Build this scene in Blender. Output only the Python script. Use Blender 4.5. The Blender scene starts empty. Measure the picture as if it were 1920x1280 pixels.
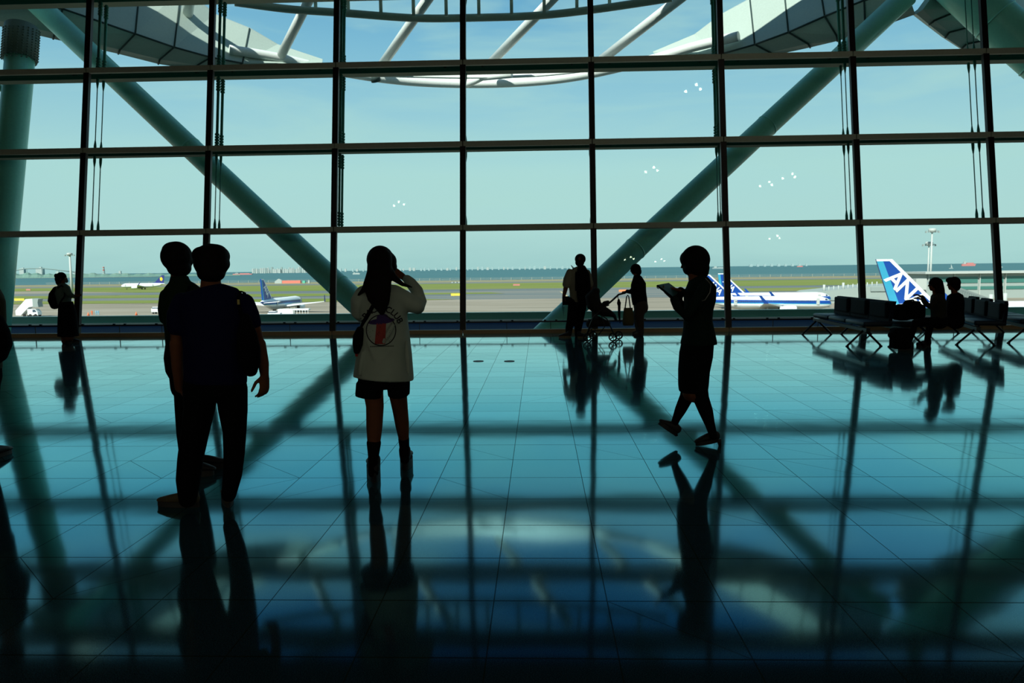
import bpy, bmesh, math, random
import numpy as np
from mathutils import Vector, Matrix, Quaternion
from mathutils.bvhtree import BVHTree
random.seed(7)
SC = bpy.context.scene
COL = SC.collection

# ------------------------------------------------------------------ camera
F = 1432.25; PITCH = -0.0958; ROLL = -0.0118; YAW = -0.0361; H = 1.5
D0 = 17.632; TILT = 0.1749; MX = -1.772; MS = 3.051; TILE = 0.511
cy, sy, cp, sp = math.cos(YAW), math.sin(YAW), math.cos(PITCH), math.sin(PITCH)
fwd = Vector((sy*cp, cy*cp, sp)); rt0 = Vector((cy, -sy, 0)); up0 = rt0.cross(fwd)
rt = rt0*math.cos(ROLL) + up0*math.sin(ROLL); up = -rt0*math.sin(ROLL) + up0*math.cos(ROLL)
cam = bpy.data.cameras.new('camera'); camo = bpy.data.objects.new('camera', cam); COL.objects.link(camo)
m = Matrix((rt, up, -fwd)).transposed().to_4x4(); m.translation = Vector((0, 0, H)); camo.matrix_world = m
cam.sensor_width = 36; cam.lens = F/1920*36; cam.clip_start = 0.05; cam.clip_end = 60000
cam.dof.use_dof = True; cam.dof.focus_distance = 6.0; cam.dof.aperture_fstop = 6.3
SC.camera = camo

def ray(px, py):
    return fwd + rt*((px-960)/F) + up*((640-py)/F)
def P(px, py, Y):
    d = ray(px, py); return Vector((0, 0, H)) + d*(Y/d.y)
def G(px, py, z=0.0):
    d = ray(px, py); return Vector((0, 0, H)) + d*((z-H)/d.z)

# ------------------------------------------------------------------ world
def s2l(c):
    return tuple(((v/255)/12.92 if v/255 <= .04045 else ((v/255+.055)/1.055)**2.4) for v in c)
W = bpy.data.worlds.new('sky'); SC.world = W; W.use_nodes = True
nt = W.node_tree; nt.nodes.clear(); N = nt.nodes.new; L = nt.links.new
tc = N('ShaderNodeTexCoord'); sep = N('ShaderNodeSeparateXYZ'); L(tc.outputs['Generated'], sep.inputs[0])
ramp = N('ShaderNodeValToRGB'); L(sep.outputs['Z'], ramp.inputs[0])
cr = ramp.color_ramp
stops = [(0.0, (166, 207, 207)), (0.05, (182, 220, 218)), (0.12, (180, 222, 222)), (0.2, (156, 206, 222)), (0.27, (132, 190, 218)), (0.34, (104, 168, 208)),
         (0.42, (50, 125, 180)), (0.6, (32, 88, 150)), (1.0, (20, 62, 120))]
cr.elements[0].position = 0; cr.elements[0].color = (*s2l(stops[0][1]), 1)
cr.elements[1].position = 1; cr.elements[1].color = (*s2l(stops[-1][1]), 1)
for p, c in stops[1:-1]:
    e = cr.elements.new(p); e.color = (*s2l(c), 1)
mp = N('ShaderNodeMapping'); mp.inputs['Scale'].default_value = (2.6, 2.6, 13.0); mp.inputs['Rotation'].default_value = (0, 0.12, 0)
L(tc.outputs['Generated'], mp.inputs[0])
nz = N('ShaderNodeTexNoise'); nz.inputs['Scale'].default_value = 1.3; nz.inputs['Detail'].default_value = 5; nz.inputs['Roughness'].default_value = .55; nz.inputs['Distortion'].default_value = .5
L(mp.outputs[0], nz.inputs['Vector'])
cr2 = N('ShaderNodeValToRGB'); L(nz.outputs[0], cr2.inputs[0]); cr2.color_ramp.elements[0].position = .44; cr2.color_ramp.elements[1].position = .72
cr2.color_ramp.elements[1].color = (.7, .7, .7, 1)
mx = N('ShaderNodeMix'); mx.data_type = 'RGBA'; L(cr2.outputs[0], mx.inputs['Factor']); L(ramp.outputs[0], mx.inputs['A']); mx.inputs['B'].default_value = (*s2l((182, 222, 218)), 1)
bg = N('ShaderNodeBackground'); L(mx.outputs['Result'], bg.inputs[0]); bg.inputs[1].default_value = 1.0
wo = N('ShaderNodeOutputWorld'); L(bg.outputs[0], wo.inputs[0])

sun = bpy.data.lights.new('sun', 'SUN'); sun.energy = 6.5; sun.angle = 0.009; sun.color = (1, .97, .9)
so = bpy.data.objects.new('sun', sun); COL.objects.link(so); so.location = (-20, -30, 60)
so.rotation_euler = Vector((.33, .66, -.68)).to_track_quat('-Z', 'Y').to_euler()

SC.view_settings.view_transform = 'Standard'; SC.view_settings.look = 'None'
SC.view_settings.exposure = 0.0; SC.view_settings.gamma = 1.0; SC.view_settings.use_curve_mapping = False
SC.cycles.max_bounces = 8; SC.cycles.transparent_max_bounces = 16; SC.cycles.caustics_reflective = False

# ------------------------------------------------------------------ materials
MATS = {}
def mat(name, col, rough=.6, metal=0., spec=.5, noise=None, scale=20, coat=0, bump=0):
    if name in MATS: return MATS[name]
    m_ = bpy.data.materials.new(name); m_.use_nodes = True; t = m_.node_tree; b = t.nodes['Principled BSDF']
    b.inputs['Base Color'].default_value = (*col, 1); b.inputs['Roughness'].default_value = rough; b.inputs['Metallic'].default_value = metal
    b.inputs['Specular IOR Level'].default_value = spec; b.inputs['Coat Weight'].default_value = coat
    n = t.nodes.new('ShaderNodeTexNoise'); n.inputs['Scale'].default_value = scale; n.inputs['Detail'].default_value = 4
    tcc = t.nodes.new('ShaderNodeTexCoord'); t.links.new(tcc.outputs['Object'], n.inputs['Vector'])
    c2 = noise if noise else tuple(v*.8 for v in col)
    mxx = t.nodes.new('ShaderNodeMix'); mxx.data_type = 'RGBA'; t.links.new(n.outputs[0], mxx.inputs['Factor'])
    mxx.inputs['A'].default_value = (*col, 1); mxx.inputs['B'].default_value = (*c2, 1); t.links.new(mxx.outputs['Result'], b.inputs['Base Color'])
    if bump:
        bp = t.nodes.new('ShaderNodeBump'); bp.inputs['Strength'].default_value = bump; bp.inputs['Distance'].default_value = .01
        t.links.new(n.outputs[0], bp.inputs['Height']); t.links.new(bp.outputs[0], b.inputs['Normal'])
    MATS[name] = m_; return m_

def mat_glass():
    m_ = bpy.data.materials.new('window_glass'); m_.use_nodes = True; t = m_.node_tree; t.nodes.clear()
    tr = t.nodes.new('ShaderNodeBsdfTransparent'); tr.inputs[0].default_value = (.90, .975, .955, 1)
    gl = t.nodes.new('ShaderNodeBsdfGlossy'); gl.inputs[0].default_value = (.8, 1, .95, 1); gl.inputs['Roughness'].default_value = .0
    fr = t.nodes.new('ShaderNodeFresnel'); fr.inputs[0].default_value = 1.3
    mm = t.nodes.new('ShaderNodeMixShader'); t.links.new(fr.outputs[0], mm.inputs[0]); t.links.new(tr.outputs[0], mm.inputs[1]); t.links.new(gl.outputs[0], mm.inputs[2])
    o = t.nodes.new('ShaderNodeOutputMaterial'); t.links.new(mm.outputs[0], o.inputs[0]); return m_
GLASS = mat_glass()

def mat_floor():
    m_ = bpy.data.materials.new('polished_floor_tiles'); m_.use_nodes = True; t = m_.node_tree; t.nodes.clear()
    nn = t.nodes.new; ll = t.links.new
    g = nn('ShaderNodeNewGeometry'); sp_ = nn('ShaderNodeSeparateXYZ'); ll(g.outputs['Position'], sp_.inputs[0])
    def math_(op, a, b=None, c=None):
        q = nn('ShaderNodeMath'); q.operation = op
        for i, v in enumerate((a, b, c)):
            if v is None: continue
            if isinstance(v, (int, float)): q.inputs[i].default_value = v
            else: ll(v, q.inputs[i])
        return q.outputs[0]
    def joint(co, off, w):
        a = math_('DIVIDE', math_('SUBTRACT', co, off), TILE)
        fr = math_('ABSOLUTE', math_('SUBTRACT', math_('FRACT', math_('ADD', a, 100.5)), .5))
        return math_('LESS_THAN', fr, w/TILE)
    jx = joint(sp_.outputs['X'], -.2158, .0026); jy = joint(sp_.outputs['Y'], 6.3961, .0045)
    # hairline diagonal cuts in a few tiles
    jt = math_('MAXIMUM', jx, jy)
    # tile id brightness
    cx = math_('FLOOR', math_('DIVIDE', math_('SUBTRACT', sp_.outputs['X'], -.2158), TILE)); cyy = math_('FLOOR', math_('DIVIDE', math_('SUBTRACT', sp_.outputs['Y'], 6.3961), TILE))
    cmb = nn('ShaderNodeCombineXYZ'); ll(cx, cmb.inputs[0]); ll(cyy, cmb.inputs[1])
    wn = nn('ShaderNodeTexWhiteNoise'); ll(cmb.outputs[0], wn.inputs['Vector'])
    # a rare tile carries a diagonal joint
    ux = math_('FRACT', math_('ADD', math_('DIVIDE', math_('SUBTRACT', sp_.outputs['X'], -.2158), TILE), 100.0)); uy = math_('FRACT', math_('ADD', math_('DIVIDE', math_('SUBTRACT', sp_.outputs['Y'], 6.3961), TILE), 100.0))
    dg = math_('LESS_THAN', math_('ABSOLUTE', math_('SUBTRACT', ux, uy)), .006)
    dg = math_('MULTIPLY', dg, math_('GREATER_THAN', wn.outputs['Value'], .93))
    dg2 = math_('LESS_THAN', math_('ABSOLUTE', math_('SUBTRACT', math_('ADD', ux, uy), 1.0)), .006)
    dg2 = math_('MULTIPLY', dg2, math_('LESS_THAN', wn.outputs['Value'], .07))
    jt = math_('MAXIMUM', jt, math_('MAXIMUM', dg, dg2))
    # speckle
    v = nn('ShaderNodeTexNoise'); v.inputs['Scale'].default_value = 260; v.inputs['Detail'].default_value = 2; ll(g.outputs['Position'], v.inputs['Vector'])
    vr = nn('ShaderNodeValToRGB'); ll(v.outputs[0], vr.inputs[0]); vr.color_ramp.elements[0].position = .45; vr.color_ramp.elements[1].position = .75
    vr.color_ramp.elements[0].color = (.010, .030, .042, 1); vr.color_ramp.elements[1].color = (.06, .13, .15, 1)
    bc = nn('ShaderNodeMix'); bc.data_type = 'RGBA'; ll(jt, bc.inputs['Factor']); ll(vr.outputs[0], bc.inputs['A']); bc.inputs['B'].default_value = (.02, .03, .02, 1)
    df = nn('ShaderNodeBsdfDiffuse'); ll(bc.outputs['Result'], df.inputs[0])
    # polish: glossy coat whose strength and tint follow the viewing angle
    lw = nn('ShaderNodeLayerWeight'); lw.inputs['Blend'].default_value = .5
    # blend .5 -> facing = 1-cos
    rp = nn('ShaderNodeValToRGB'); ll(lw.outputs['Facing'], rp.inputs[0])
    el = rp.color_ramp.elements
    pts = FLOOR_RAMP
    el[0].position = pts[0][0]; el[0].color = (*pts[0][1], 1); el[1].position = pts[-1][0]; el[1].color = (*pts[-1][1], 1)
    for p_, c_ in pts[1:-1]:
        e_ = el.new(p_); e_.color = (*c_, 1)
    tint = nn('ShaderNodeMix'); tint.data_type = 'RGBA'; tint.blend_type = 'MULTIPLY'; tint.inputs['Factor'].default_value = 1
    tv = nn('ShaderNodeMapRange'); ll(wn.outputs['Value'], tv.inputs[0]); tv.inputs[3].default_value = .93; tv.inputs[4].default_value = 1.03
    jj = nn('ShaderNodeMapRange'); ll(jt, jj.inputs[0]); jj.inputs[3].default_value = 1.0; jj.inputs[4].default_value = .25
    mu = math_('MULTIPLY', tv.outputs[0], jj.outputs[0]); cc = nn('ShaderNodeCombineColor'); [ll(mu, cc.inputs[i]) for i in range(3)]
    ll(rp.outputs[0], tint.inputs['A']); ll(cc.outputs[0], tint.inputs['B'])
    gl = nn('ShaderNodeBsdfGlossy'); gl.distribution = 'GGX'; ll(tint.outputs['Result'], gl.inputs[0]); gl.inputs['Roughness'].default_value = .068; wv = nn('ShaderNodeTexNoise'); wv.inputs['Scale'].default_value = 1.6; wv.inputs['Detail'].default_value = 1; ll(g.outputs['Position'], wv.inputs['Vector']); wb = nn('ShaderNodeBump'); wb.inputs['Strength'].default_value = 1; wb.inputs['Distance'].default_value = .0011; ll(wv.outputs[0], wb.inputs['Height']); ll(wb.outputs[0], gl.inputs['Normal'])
    ad = nn('ShaderNodeAddShader'); ll(df.outputs[0], ad.inputs[0]); ll(gl.outputs[0], ad.inputs[1])
    o = nn('ShaderNodeOutputMaterial'); ll(ad.outputs[0], o.inputs[0])
    return m_
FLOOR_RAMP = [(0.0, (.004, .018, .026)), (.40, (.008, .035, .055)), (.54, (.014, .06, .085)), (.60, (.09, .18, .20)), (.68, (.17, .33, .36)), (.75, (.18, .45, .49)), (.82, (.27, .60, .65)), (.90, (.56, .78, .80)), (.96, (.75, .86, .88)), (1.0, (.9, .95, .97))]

# ------------------------------------------------------------------ helpers
def tag(o, label=None, cat=None, group=None, kind=None):
    if label: o['label'] = label
    if cat: o['category'] = cat
    if group: o['group'] = group
    if kind: o['kind'] = kind
    return o
def empty(name, loc, label=None, cat=None, group=None, kind=None):
    o = bpy.data.objects.new(name, None); COL.objects.link(o); o.location = loc; o.empty_display_size = .1
    return tag(o, label, cat, group, kind)
def link(name, me, mt, parent=None, smooth=False):
    o = bpy.data.objects.new(name, me); COL.objects.link(o)
    for q in (mt if isinstance(mt, (list, tuple)) else [mt]): me.materials.append(q)
    if smooth:
        for p in me.polygons: p.use_smooth = True
    if parent is not None:
        o.parent = parent; o.matrix_parent_inverse = Matrix.Translation(-parent.location) if parent.type == 'EMPTY' and parent.parent is None else Matrix.Identity(4)
    return o
def recenter(o, loc):
    loc = Vector(loc); o.data.transform(Matrix.Translation(-loc)); o.location = loc
class MB:
    """collects shapes into one mesh (world coordinates)"""
    def __init__(s): s.bm = bmesh.new(); s.mi = 0
    def face(s, pts, mi=None):
        vs = [s.bm.verts.new(p) for p in pts]
        try:
            f = s.bm.faces.new(vs); f.material_index = s.mi if mi is None else mi
        except Exception: pass
        return s
    def box(s, c, d, rot=None, bev=0):
        v0 = len(s.bm.verts)
        r = bmesh.ops.create_cube(s.bm, size=1)
        M_ = Matrix.Translation(Vector(c)) @ (rot.to_4x4() if rot is not None else Matrix.Identity(4)) @ Matrix.Diagonal((*d, 1))
        bmesh.ops.transform(s.bm, matrix=M_, verts=r['verts'])
        fs = set(f for v in r['verts'] for f in v.link_faces)
        for f in fs: f.material_index = s.mi
        if bev:
            es = list(set(e for v in r['verts'] for e in v.link_edges))
            bmesh.ops.bevel(s.bm, geom=es, offset=bev, segments=2, affect='EDGES', profile=.6)
        return s
    def ell(s, c, r, rot=None, u=18, v=12):
        q = bmesh.ops.create_uvsphere(s.bm, u_segments=u, v_segments=v, radius=1)
        M_ = Matrix.Translation(Vector(c)) @ (rot.to_4x4() if rot is not None else Matrix.Identity(4)) @ Matrix.Diagonal((*r, 1))
        bmesh.ops.transform(s.bm, matrix=M_, verts=q['verts'])
        for f in set(f for w in q['verts'] for f in w.link_faces): f.material_index = s.mi
        return s
    def tube(s, pts, r, n=14, rd=None, caps=True, ref=None, round_=False):
        """swept closed tube; r half-width(s), rd half-depth(s); ref = depth direction"""
        pts = [Vector(p) for p in pts]; k = len(pts)
        rs = list(r) if isinstance(r, (list, tuple)) else [r]*k
        rds = rs if rd is None else (list(rd) if isinstance(rd, (list, tuple)) else [rd]*k)
        ref = Vector(ref) if ref is not None else Vector((0, 1, 0))
        if round_:
            t0 = (pts[0]-pts[1]).normalized(); t1 = (pts[-1]-pts[-2]).normalized()
            a = [(pts[0]+t0*rs[0]*q_, rs[0]*w_, rds[0]*w_) for q_, w_ in ((.92, .3), (.7, .7), (.35, .93))]
            b = [(pts[-1]+t1*rs[-1]*q_, rs[-1]*w_, rds[-1]*w_) for q_, w_ in ((.35, .93), (.7, .7), (.92, .3))]
            seq = a+list(zip(pts, rs, rds))+b
            pts = [q_[0] for q_ in seq]; rs = [q_[1] for q_ in seq]; rds = [q_[2] for q_ in seq]; k = len(pts)
        rings = []
        for i in range(k):
            t = (pts[min(i+1, k-1)]-pts[max(i-1, 0)])
            if t.length < 1e-9: t = Vector((0, 0, 1))
            t.normalize()
            rr = ref if abs(t.dot(ref)) < .97 else Vector((0, 0, 1) if abs(t.z) < .9 else (1, 0, 0))
            w = t.cross(rr).normalized(); d = w.cross(t).normalized()
            rings.append([s.bm.verts.new(pts[i]+w*math.cos(2*math.pi*j/n)*rs[i]+d*math.sin(2*math.pi*j/n)*rds[i]) for j in range(n)])
        for i in range(k-1):
            for j in range(n):
                f = s.bm.faces.new((rings[i][j], rings[i][(j+1) % n], rings[i+1][(j+1) % n], rings[i+1][j])); f.material_index = s.mi; f.smooth = True
        if caps:
            for q_ in (rings[0][::-1], rings[-1]):
                f = s.bm.faces.new(q_); f.material_index = s.mi
        return s
    def prism(s, pts, off):
        """polygon extruded along off"""
        off = Vector(off); a = [s.bm.verts.new(Vector(p)) for p in pts]; b = [s.bm.verts.new(Vector(p)+off) for p in pts]
        fs = [s.bm.faces.new(a), s.bm.faces.new(b[::-1])]; n = len(a)
        for i in range(n): fs.append(s.bm.faces.new((a[i], b[i], b[(i+1) % n], a[(i+1) % n])))
        for f in fs: f.material_index = s.mi
        return s
    def mesh(s, name):
        bmesh.ops.recalc_face_normals(s.bm, faces=s.bm.faces)
        me = bpy.data.meshes.new(name); s.bm.to_mesh(me); s.bm.free(); return me
    def build(s, name, mt, parent=None, smooth=False):
        return link(name, s.mesh(name), mt, parent, smooth)
    def organic(s, name, mt, parent=None, voxel=.008, smooth=4, factor=.5):
        """fuse all shapes to one continuous skin"""
        me = s.mesh(name); o = bpy.data.objects.new(name, me); COL.objects.link(o)
        md = o.modifiers.new('r', 'REMESH'); md.mode = 'VOXEL'; md.voxel_size = voxel; md.use_smooth_shade = True
        ms = o.modifiers.new('s', 'SMOOTH'); ms.iterations = smooth; ms.factor = factor
        dg = bpy.context.evaluated_depsgraph_get(); ev = o.evaluated_get(dg)
        m2 = bpy.data.meshes.new_from_object(ev); m2.materials.clear()
        bpy.data.objects.remove(o); bpy.data.meshes.remove(me)
        return link(name, m2, mt, parent, True)
def text_mesh(body, size, extr=.01, font_bold=True, shear=0, spacing=1.0):
    c = bpy.data.curves.new('lettering', 'FONT'); c.body = body; c.size = size; c.extrude = extr; c.align_x = 'CENTER'; c.align_y = 'CENTER'
    c.shear = shear; c.space_character = spacing
    if font_bold: c.offset = size*.02
    o = bpy.data.objects.new('tmp', c); COL.objects.link(o); dg = bpy.context.evaluated_depsgraph_get()
    me = bpy.data.meshes.new_from_object(o.evaluated_get(dg)); bpy.data.objects.remove(o); bpy.data.curves.remove(c); me.materials.clear(); return me

# ------------------------------------------------------------------ the hall
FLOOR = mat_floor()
dark = mat('dark_interior_paint', (.012, .02, .02), .9)
xl, xr, yb = -21.0, 21.0, -13.0
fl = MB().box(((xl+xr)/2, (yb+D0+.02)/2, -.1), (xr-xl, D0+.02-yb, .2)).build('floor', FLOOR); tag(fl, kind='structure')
ce = MB().box(((xl+xr)/2, (yb+19.0)/2, 8.72), (xr-xl, 19.0-yb, .3)).build('ceiling', dark); tag(ce, kind='structure')
tag(MB().box(((xl+xr)/2, yb-.15, 4.3), (xr-xl+.6, .3, 9)).build('wall_back', dark), kind='structure')
for nm, x in (('wall_left', xl-.15), ('wall_right', xr+.15)):
    tag(MB().prism([(x-.15, yb, -.3), (x-.15, D0, -.3), (x-.15, 19.1, 8.85), (x-.15, yb, 8.85)], (.3, 0, 0)).build(nm, dark), kind='structure')
rf = MB().box(((xl+xr)/2, 4.2, 13.0), (xr-xl+24, 34.0, .5)).build('roof', mat('roof_panel', (.5, .55, .52), .6)); tag(rf, kind='structure')

black = mat('mullion_black', (.006, .004, .004), .5)
railm = mat('transom_rail_grey', (.62, .72, .58), .7)
finm = mat('transom_fin_green', (.012, .10, .07), 1, 0, 0)
palem = mat('pale_fin_panel', (.55, .60, .46), .9, 0, .1)
def GP(k, s, d=0., dx=0.):
    """point on glass plane: mullion index k, distance s up the slope, d outward"""
    return Vector((MX+(k-3)*MS+dx, D0+s*math.sin(TILT)+d, s*math.cos(TILT)))
SL = Matrix.Rotation(-TILT, 3, 'X')
K0, K1 = -3, 10
SR = [2.492, 4.4975, 6.4854, 8.49]
# transoms
for i, s in enumerate(SR):
    r = empty(f'trim_{i+1}', GP(3, s), kind='structure')
    b = MB(); z = s*math.cos(TILT); y = D0+s*math.sin(TILT)
    x0 = GP(K0, 0).x; x1 = GP(K1, 0).x
    for k in range(K0, K1):
        b.box(((GP(k, 0).x+GP(k+1, 0).x)/2, y-.03, z), (MS-.025, .10, .125))
    b.build('front_rail', railm, r)
    b = MB().box(((x0+x1)/2, y+.04, z), (x1-x0, .06, .10)); b.build('backing_bar', black, r)
    MB().box(((x0+x1)/2, y+.36, z-.01), (x1-x0, .52, .05)).build('fin', finm, r)
    MB().box(((x0+x1)/2, y+.80, z+.0), (x1-x0, .36, .07)).build('pale_edge_panel', palem, r)
    b = MB()
    for k in range(K0, K1+1):
        for dx in (-.45, .45):
            c = GP(k, s); b.box((c.x+dx, c.y+.20, c.z-.045), (.05, .10, .03))
    b.build('bracket', finm, r)
# mullions
for k in range(K0, K1+1):
    b = MB(); ss = [0]+SR+[8.9]
    for a, c in zip(ss[:-1], ss[1:]):
        m0 = (GP(k, a+.06)+GP(k, c-.06))/2; m0.y -= .02
        b.box(m0, (.135, .10, c-a-.12), SL)
    o = b.build(f'trim_{k-K0+5}', black); tag(o, kind='structure')
# kerb, low rail
kerb = MB()
for k in range(K0, K1):
    kerb.box(((GP(k, 0).x+GP(k+1, 0).x)/2, D0-.02, .045), (MS-.02, .14, .09))
tag(kerb.build('trim_19', mat('kerb_stone', (.55, .42, .22), .6)), kind='structure')
r = empty('trim_20', (0, D0, .25), kind='structure')
MB().box(((x0+x1)/2, D0+.03, .262), (x1-x0, .06, .035)).build('low_rail', black, r)
b = MB()
for k in range(K0, K1):
    for q in (0, 1, 2):
        b.box((GP(k, 0).x+q*MS/3, D0+.02, .17), (.012, .02, .17))
        for e in (-.13, .13): b.box((GP(k, 0).x+q*MS/3+e, D0+.03, .29), (.05, .04, .03))
b.build('panel_joint', black, r)
# windows: one per bay
for k in range(K0, K1):
    w = empty(f'window_{k-K0+1}', GP(k, .3, 0, MS/2), kind='structure')
    ss = [.27]+SR; xa, xb = .07, MS-.07
    for a, c in zip(ss[:-1], ss[1:]):
        MB().face([GP(k, a+.06, .03, xa), GP(k, a+.06, .03, xb), GP(k, c-.06, .03, xb), GP(k, c-.06, .03, xa)]).build('pane', GLASS, w)
    MB().face([GP(k, .09, .0, xa), GP(k, .09, .0, xb), GP(k, .245, .0, xb), GP(k, .245, .0, xa)]).build('low_pane', GLASS, w)
# tie rods behind each mullion
rodm = mat('rod_dark_green_steel', (.06, .34, .26), .5, 0, .3)
ordn = ['first', 'second', 'third', 'fourth', 'fifth', 'sixth', 'seventh', 'eighth']
for k in range(0, 8):
    thick = k in (1, 2, 5)
    t = empty('tie_rod_pair', GP(k, 2.5, .5), ('pair of ribbed steel tie rods' if thick else 'pair of thin steel tie rods')+f' behind the {ordn[k]} window mullion from the left', 'tie rod', 'tie rods outside the glass wall')
    for d in (.42, .68):
        b = MB()
        for bi in range(3):
            s0, s1 = SR[bi]+.08, SR[bi+1]-.08
            th = thick and bi >= 1 or (k in (0, 6) and bi == 2)
            rr = .036 if th else .012
            if k == 2 and bi == 0: rr = .03
            b.tube([GP(k, s0+.02, d), GP(k, s1-.02, d)], rr, 8)
            for e, sg in ((s0, 1), (s1, -1)):
                if th or (k == 2):
                    for q in range(5): b.tube([GP(k, e+sg*(.05+.07*q), d), GP(k, e+sg*(.085+.07*q), d)], rr*1.5, 10)
                else:
                    b.tube([GP(k, e, d), GP(k, e+sg*.12, d), GP(k, e+sg*.26, d)], [.035, .033, .013], 8)
        b.build('rod', rodm, t)

# floor outlets
for px in (897, 955):
    g = G(px, 677); o = MB().tube([g+Vector((0, 0, .001)), g+Vector((0, 0, .006))], .085, 24).build('floor_outlet', mat('outlet_metal', (.02, .03, .03), .5)); recenter(o, g)
    tag(o, 'round floor outlet cover in the tiles, the '+('left' if px < 900 else 'right')+' of two', 'floor outlet', 'floor outlets')

# ------------------------------------------------------------------ terrace and outer structure
tg = mat('terrace_shade_navy', (.008, .03, .075), .9, 0, .1)  # roof shade on the terrace floor is put into this navy
tag(MB().box((0, D0+3.9, -.42), (70, 7.8, .3)).build('terrace', tg), kind='structure')
pw = MB().box((0, 25.3, -.27), (70, .3, .64)).build('parapet', mat('parapet_green', (.16, .42, .32), .3)); tag(pw, kind='structure')
tag(MB().box((0, 25.05, -.225), (70, .2, .09)).build('sunlit_strip', mat('sunlit_strip_pale', (.9, .9, .75), .6)), kind='structure')  # pale strip painted in as the sunlit far edge of the terrace floor

brm = mat('brace_paint', (.30, .88, .70), .35)
def brace(pts, rad, label):
    b = MB(); pp = [P(*q) for q in pts]; b.tube(pp, rad, 28)
    o = b.build('diagonal_brace', brm, None); recenter(o, pp[0]); tag(o, label, 'brace', 'diagonal tubular braces'); 
    a, c = pp[0], pp[-1]; n = (c-a)
    for f_ in (.36, .63):
        k_ = f_*(len(pp)-1); i_ = int(k_); q = pp[i_].lerp(pp[i_+1], k_-i_); n_ = (pp[i_+1]-pp[i_]).normalized()
        MB().tube([q-n_*.02, q+n_*.02], rad*1.03, 28).build('joint_band', brm, o).matrix_parent_inverse = Matrix.Translation(-Vector(pp[0]))
    return o
brace([(774, 664, 18.45), (735, 628, 18.75), (515, 425, 20.2), (222, 150, 21.9), (60, -2, 22.3)], .30, 'long diagonal tube brace outside the glass, running down from the upper left')
brace([(1000, 648, 18.45), (1040, 610, 18.75), (1227, 432, 20.1), (1419, 253, 21.3), (1545, 137, 21.9), (1700, -8, 22.2)], .30, 'long diagonal tube brace outside the glass, running down from the upper right')
brace([(1740, -80, 22.4), (1858, 30, 21.9), (1960, 118, 21.4), (2040, 190, 21.0)], .58, 'thick diagonal tube brace at the top right corner outside the glass')
# column at far left
t = empty('round_column', P(-12, 640, 18.9), 'leaning round steel column with a ribbed collar, outside the glass at far left', 'column')
MB().tube([P(-14, 650, 19.0), P(2, 470, 19.6), P(33, 160, 20.8), P(38, 100, 21.05)], [.37, .37, .36, .36], 32).build('shaft', brm, t)
MB().tube([P(36.5, 112, 21.0), P(41, 52, 21.25)], .42, 32).build('collar', mat('collar_grey', (.16, .24, .2), .6), t)
b = MB()
for i in range(12):
    a = P(36.5+4.5*i/12, 112-5*i, 21.0+.02*i)
    for th in np.linspace(0, 2*math.pi, 22, endpoint=False): b.ell(a+Vector((math.cos(th)*.43, math.sin(th)*.43, 0)), (.025, .025, .02), u=6, v=4)
b.build('rivets', mat('collar_grey', (0, 0, 0)), t)
MB().tube([P(-30, 158, 20.8), P(30, 172, 20.8)], .09, 10).build('bracket', brm, t)

# ------------------------------------------------------------------ canopy
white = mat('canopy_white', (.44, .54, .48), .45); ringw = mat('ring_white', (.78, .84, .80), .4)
seamm = mat('seam_dark', (.02, .05, .045), .7)
def shell(name, rows, thick, label, seams, cat='canopy'):
    """rows: list of cross rows, each a list of world points; closed underside and top"""
    t = empty(name, rows[0][0], label, cat)
    b = MB(); nr = len(rows); nc = len(rows[0])
    top = [[p+Vector(thick)*(1-.93*ri/(nr-1)) for p in r_] for ri, r_ in enumerate(rows)]
    V0 = [[b.bm.verts.new(p) for p in r_] for r_ in rows]; V1 = [[b.bm.verts.new(p) for p in r_] for r_ in top]
    for i in range(nr-1):
        for j in range(nc-1):
            b.bm.faces.new((V0[i][j], V0[i+1][j], V0[i+1][j+1], V0[i][j+1])); b.bm.faces.new((V1[i][j], V1[i][j+1], V1[i+1][j+1], V1[i+1][j]))
        b.bm.faces.new((V0[i][0], V1[i][0], V1[i+1][0], V0[i+1][0])); b.bm.faces.new((V0[i][-1], V0[i+1][-1], V1[i+1][-1], V1[i][-1]))
    for j in range(nc-1):
        b.bm.faces.new((V0[0][j], V0[0][j+1], V1[0][j+1], V1[0][j])); b.bm.faces.new((V0[-1][j], V1[-1][j], V1[-1][j+1], V0[-1][j+1]))
    b.build('panels', white, t)
    b = MB()
    for sm in seams:
        pts = [Vector(q) for q in sm]
        for a, c in zip(pts[:-1], pts[1:]): b.tube([a, c], .028, 6)
    b.build('seam', seamm, t)
    return t
# each section: (lower edge, lower lip, ridge, upper edge) as pixel+distance; wing bows outward
def sect(*q): return [P(*v) for v in q]
LW = [sect((-40, 40, 22.6), (-40, 30, 22.4), (-20, -10, 22.1), (20, -90, 23.5)),
      sect((100, 73, 23.2), (103, 62, 23.0), (118, 16, 22.8), (150, -70, 24.4)),
      sect((222, 101, 24.2), (225, 93, 24.0), (254, 63, 23.8), (265, -50, 25.0)),
      sect((297, 120, 24.8), (300, 111, 24.6), (327, 88, 24.5), (340, -22, 25.6)),
      sect((368, 131, 25.3), (370, 122, 25.2), (396, 107, 25.2), (402, 27, 26.2)),
      sect((440, 136, 25.8), (442, 128, 25.7), (455, 118, 25.7), (468, 53, 26.6)),
      sect((520, 136, 26.3), (521, 130, 26.3), (524, 118, 26.3), (520, 83, 27.0)),
      sect((604, 126, 26.8), (604, 123, 26.8), (604, 119, 26.9), (605, 111, 27.2))]
def seams_from(rows, idx, off=.02):
    o = []
    for i in idx:
        o.append([p+Vector((0, -.01, -.01)) for p in rows[i]])
    o.append([r_[2]+Vector((0, -.01, -.01)) for r_ in rows[:6]])
    return o
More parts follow.
